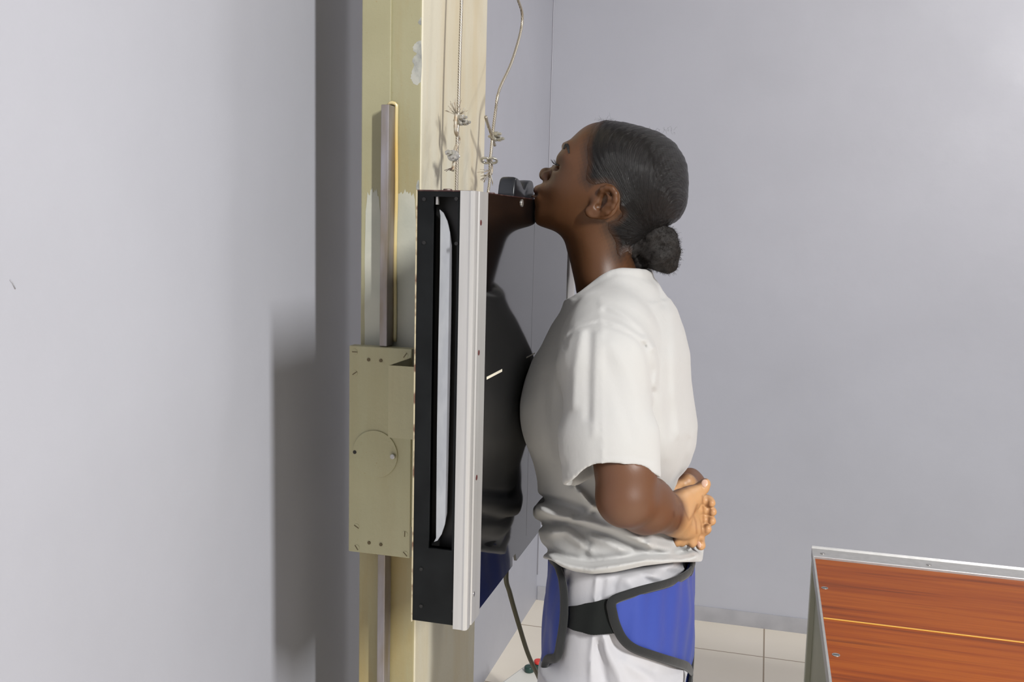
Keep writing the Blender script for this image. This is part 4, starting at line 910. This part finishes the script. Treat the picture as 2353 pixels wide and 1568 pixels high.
def panel(name, poly, m, off=.004):
    P = np.array(poly); us = np.linspace(P[:, 0].min(), P[:, 0].max(), 200); vs = np.linspace(P[:, 1].min(), P[:, 1].max(), 150); du, dv = us[1]-us[0], vs[1]-vs[0]
    bm = bmesh.new(); vid = {}
    cu_ = np.stack(np.meshgrid(us[:-1]+du/2, vs[:-1]+dv/2, indexing='ij'), -1).reshape(-1, 2); ok = in_poly(cu_, [tuple(x) for x in poly]).reshape(len(us)-1, len(vs)-1)
    def V_(i, j):
        if (i, j) not in vid:
            o = off+.0015*math.sin(us[i]*9+vs[j]*40)+.001*math.sin(us[i]*23-vs[j]*25); vid[i, j] = bm.verts.new(hip_pt(us[i], vs[j], o))
        return vid[i, j]
    for i in range(len(us)-1):
        for j in range(len(vs)-1):
            if ok[i, j]: bm.faces.new((V_(i, j), V_(i+1, j), V_(i+1, j+1), V_(i, j+1)))
    o = from_bm(name, bm, m, apron, True); s_ = o.modifiers.new('thick', 'SOLIDIFY'); s_.thickness = .0035; s_.offset = 0; return o
def ribbon(name, line, wid, m, parent, off=.0065):
    L = catmull([(a, b, 0) for a, b in line], 6); bm = bmesh.new(); prev = None; n = len(L)
    pts = [Vector(hip_pt(q[0], q[1], off)) for q in L]
    for i, q in enumerate(L):
        a = pts[min(i+1, n-1)]-pts[max(i-1, 0)]; cx, _, _ = hip_par(q[1]); nrm = (pts[i]-Vector((cx, YC, q[1]))); nrm.z = 0; nrm.normalize()
        s_ = a.cross(nrm).normalized()*wid/2; row = [bm.verts.new(pts[i]+s_*k+nrm*(.0018*(1-k*k)-.0008)) for k in (-1, -.6, 0, .6, 1)]
        if prev:
            for k in range(4): bm.faces.new((prev[k], prev[k+1], row[k+1], row[k]))
        prev = row
    o = from_bm(name, bm, m, parent, True); s2 = o.modifiers.new('thick', 'SOLIDIFY'); s2.thickness = .003; s2.offset = 0; return o
top_ = [on_hip(u, v) for u, v in ((1604, 1268), (1598, 1288), (1584, 1310), (1560, 1328), (1530, 1340), (1490, 1350), (1450, 1362), (1408, 1380))]
low_ = [on_hip(u, v) for u, v in ((1408, 1384), (1409, 1412), (1418, 1442), (1432, 1468), (1455, 1488), (1500, 1505), (1545, 1520), (1575, 1532), (1595, 1552), (1606, 1575))]
top_[0] = (0, top_[0][1]+.002); zl = low_[-1][1]-.03; low_ += [(-.35, zl-.02), (0, zl-.03)]
near_ = top_+low_; full = near_+[(-a, b) for a, b in near_[::-1]]
bp = panel('back_panel', full, 'blue')
ribbon('binding', top_+low_[1:], .0115, 'binding', bp); ribbon('binding', [(-a, b) for a, b in top_+low_[1:]], .0115, 'binding', bp)
ft_ = [on_hip(u, v) for u, v in ((1268, 1272), (1280, 1292), (1293, 1318), (1300, 1350), (1302, 1400), (1299, 1440), (1293, 1475), (1285, 1508), (1266, 1514), (1258, 1530), (1254, 1568))]
ft_ = [(math.pi+a+math.pi if False else a, b) for a, b in ft_]
ft_ = [(a if a < 0 else a-2*math.pi, b) for a, b in ft_]
z0_ = ft_[-1][1]; ft_[0] = (ft_[0][0], ft_[0][1]); nf = [(-math.pi, ft_[0][1]+.008)]+ft_+[(-math.pi, z0_-.02)]
fullf = nf+[(-2*math.pi-a, b) for a, b in nf[::-1]]
fp = panel('front_panel', fullf, 'blue', .006)
ribbon('binding', nf[:-1], .0115, 'binding', fp, .0085); ribbon('binding', [(-2*math.pi-a, b) for a, b in nf[:-1]], .0115, 'binding', fp, .0085)
tb_ = [on_hip(u, v) for u, v in ((1285, 1400), (1303, 1396), (1345, 1388), (1380, 1382), (1418, 1376), (1445, 1372))]
lb_ = [on_hip(u, v) for u, v in ((1285, 1442), (1303, 1444), (1345, 1456), (1380, 1459), (1418, 1456), (1445, 1452))]
tb_ = [(a if a < 0 else a-2*math.pi, b) for a, b in tb_]; lb_ = [(a if a < 0 else a-2*math.pi, b) for a, b in lb_]
panel('belt', tb_+lb_[::-1], 'belt', .0022); panel('belt', [(-a, b) for a, b in tb_+lb_[::-1]], 'belt', .0022)
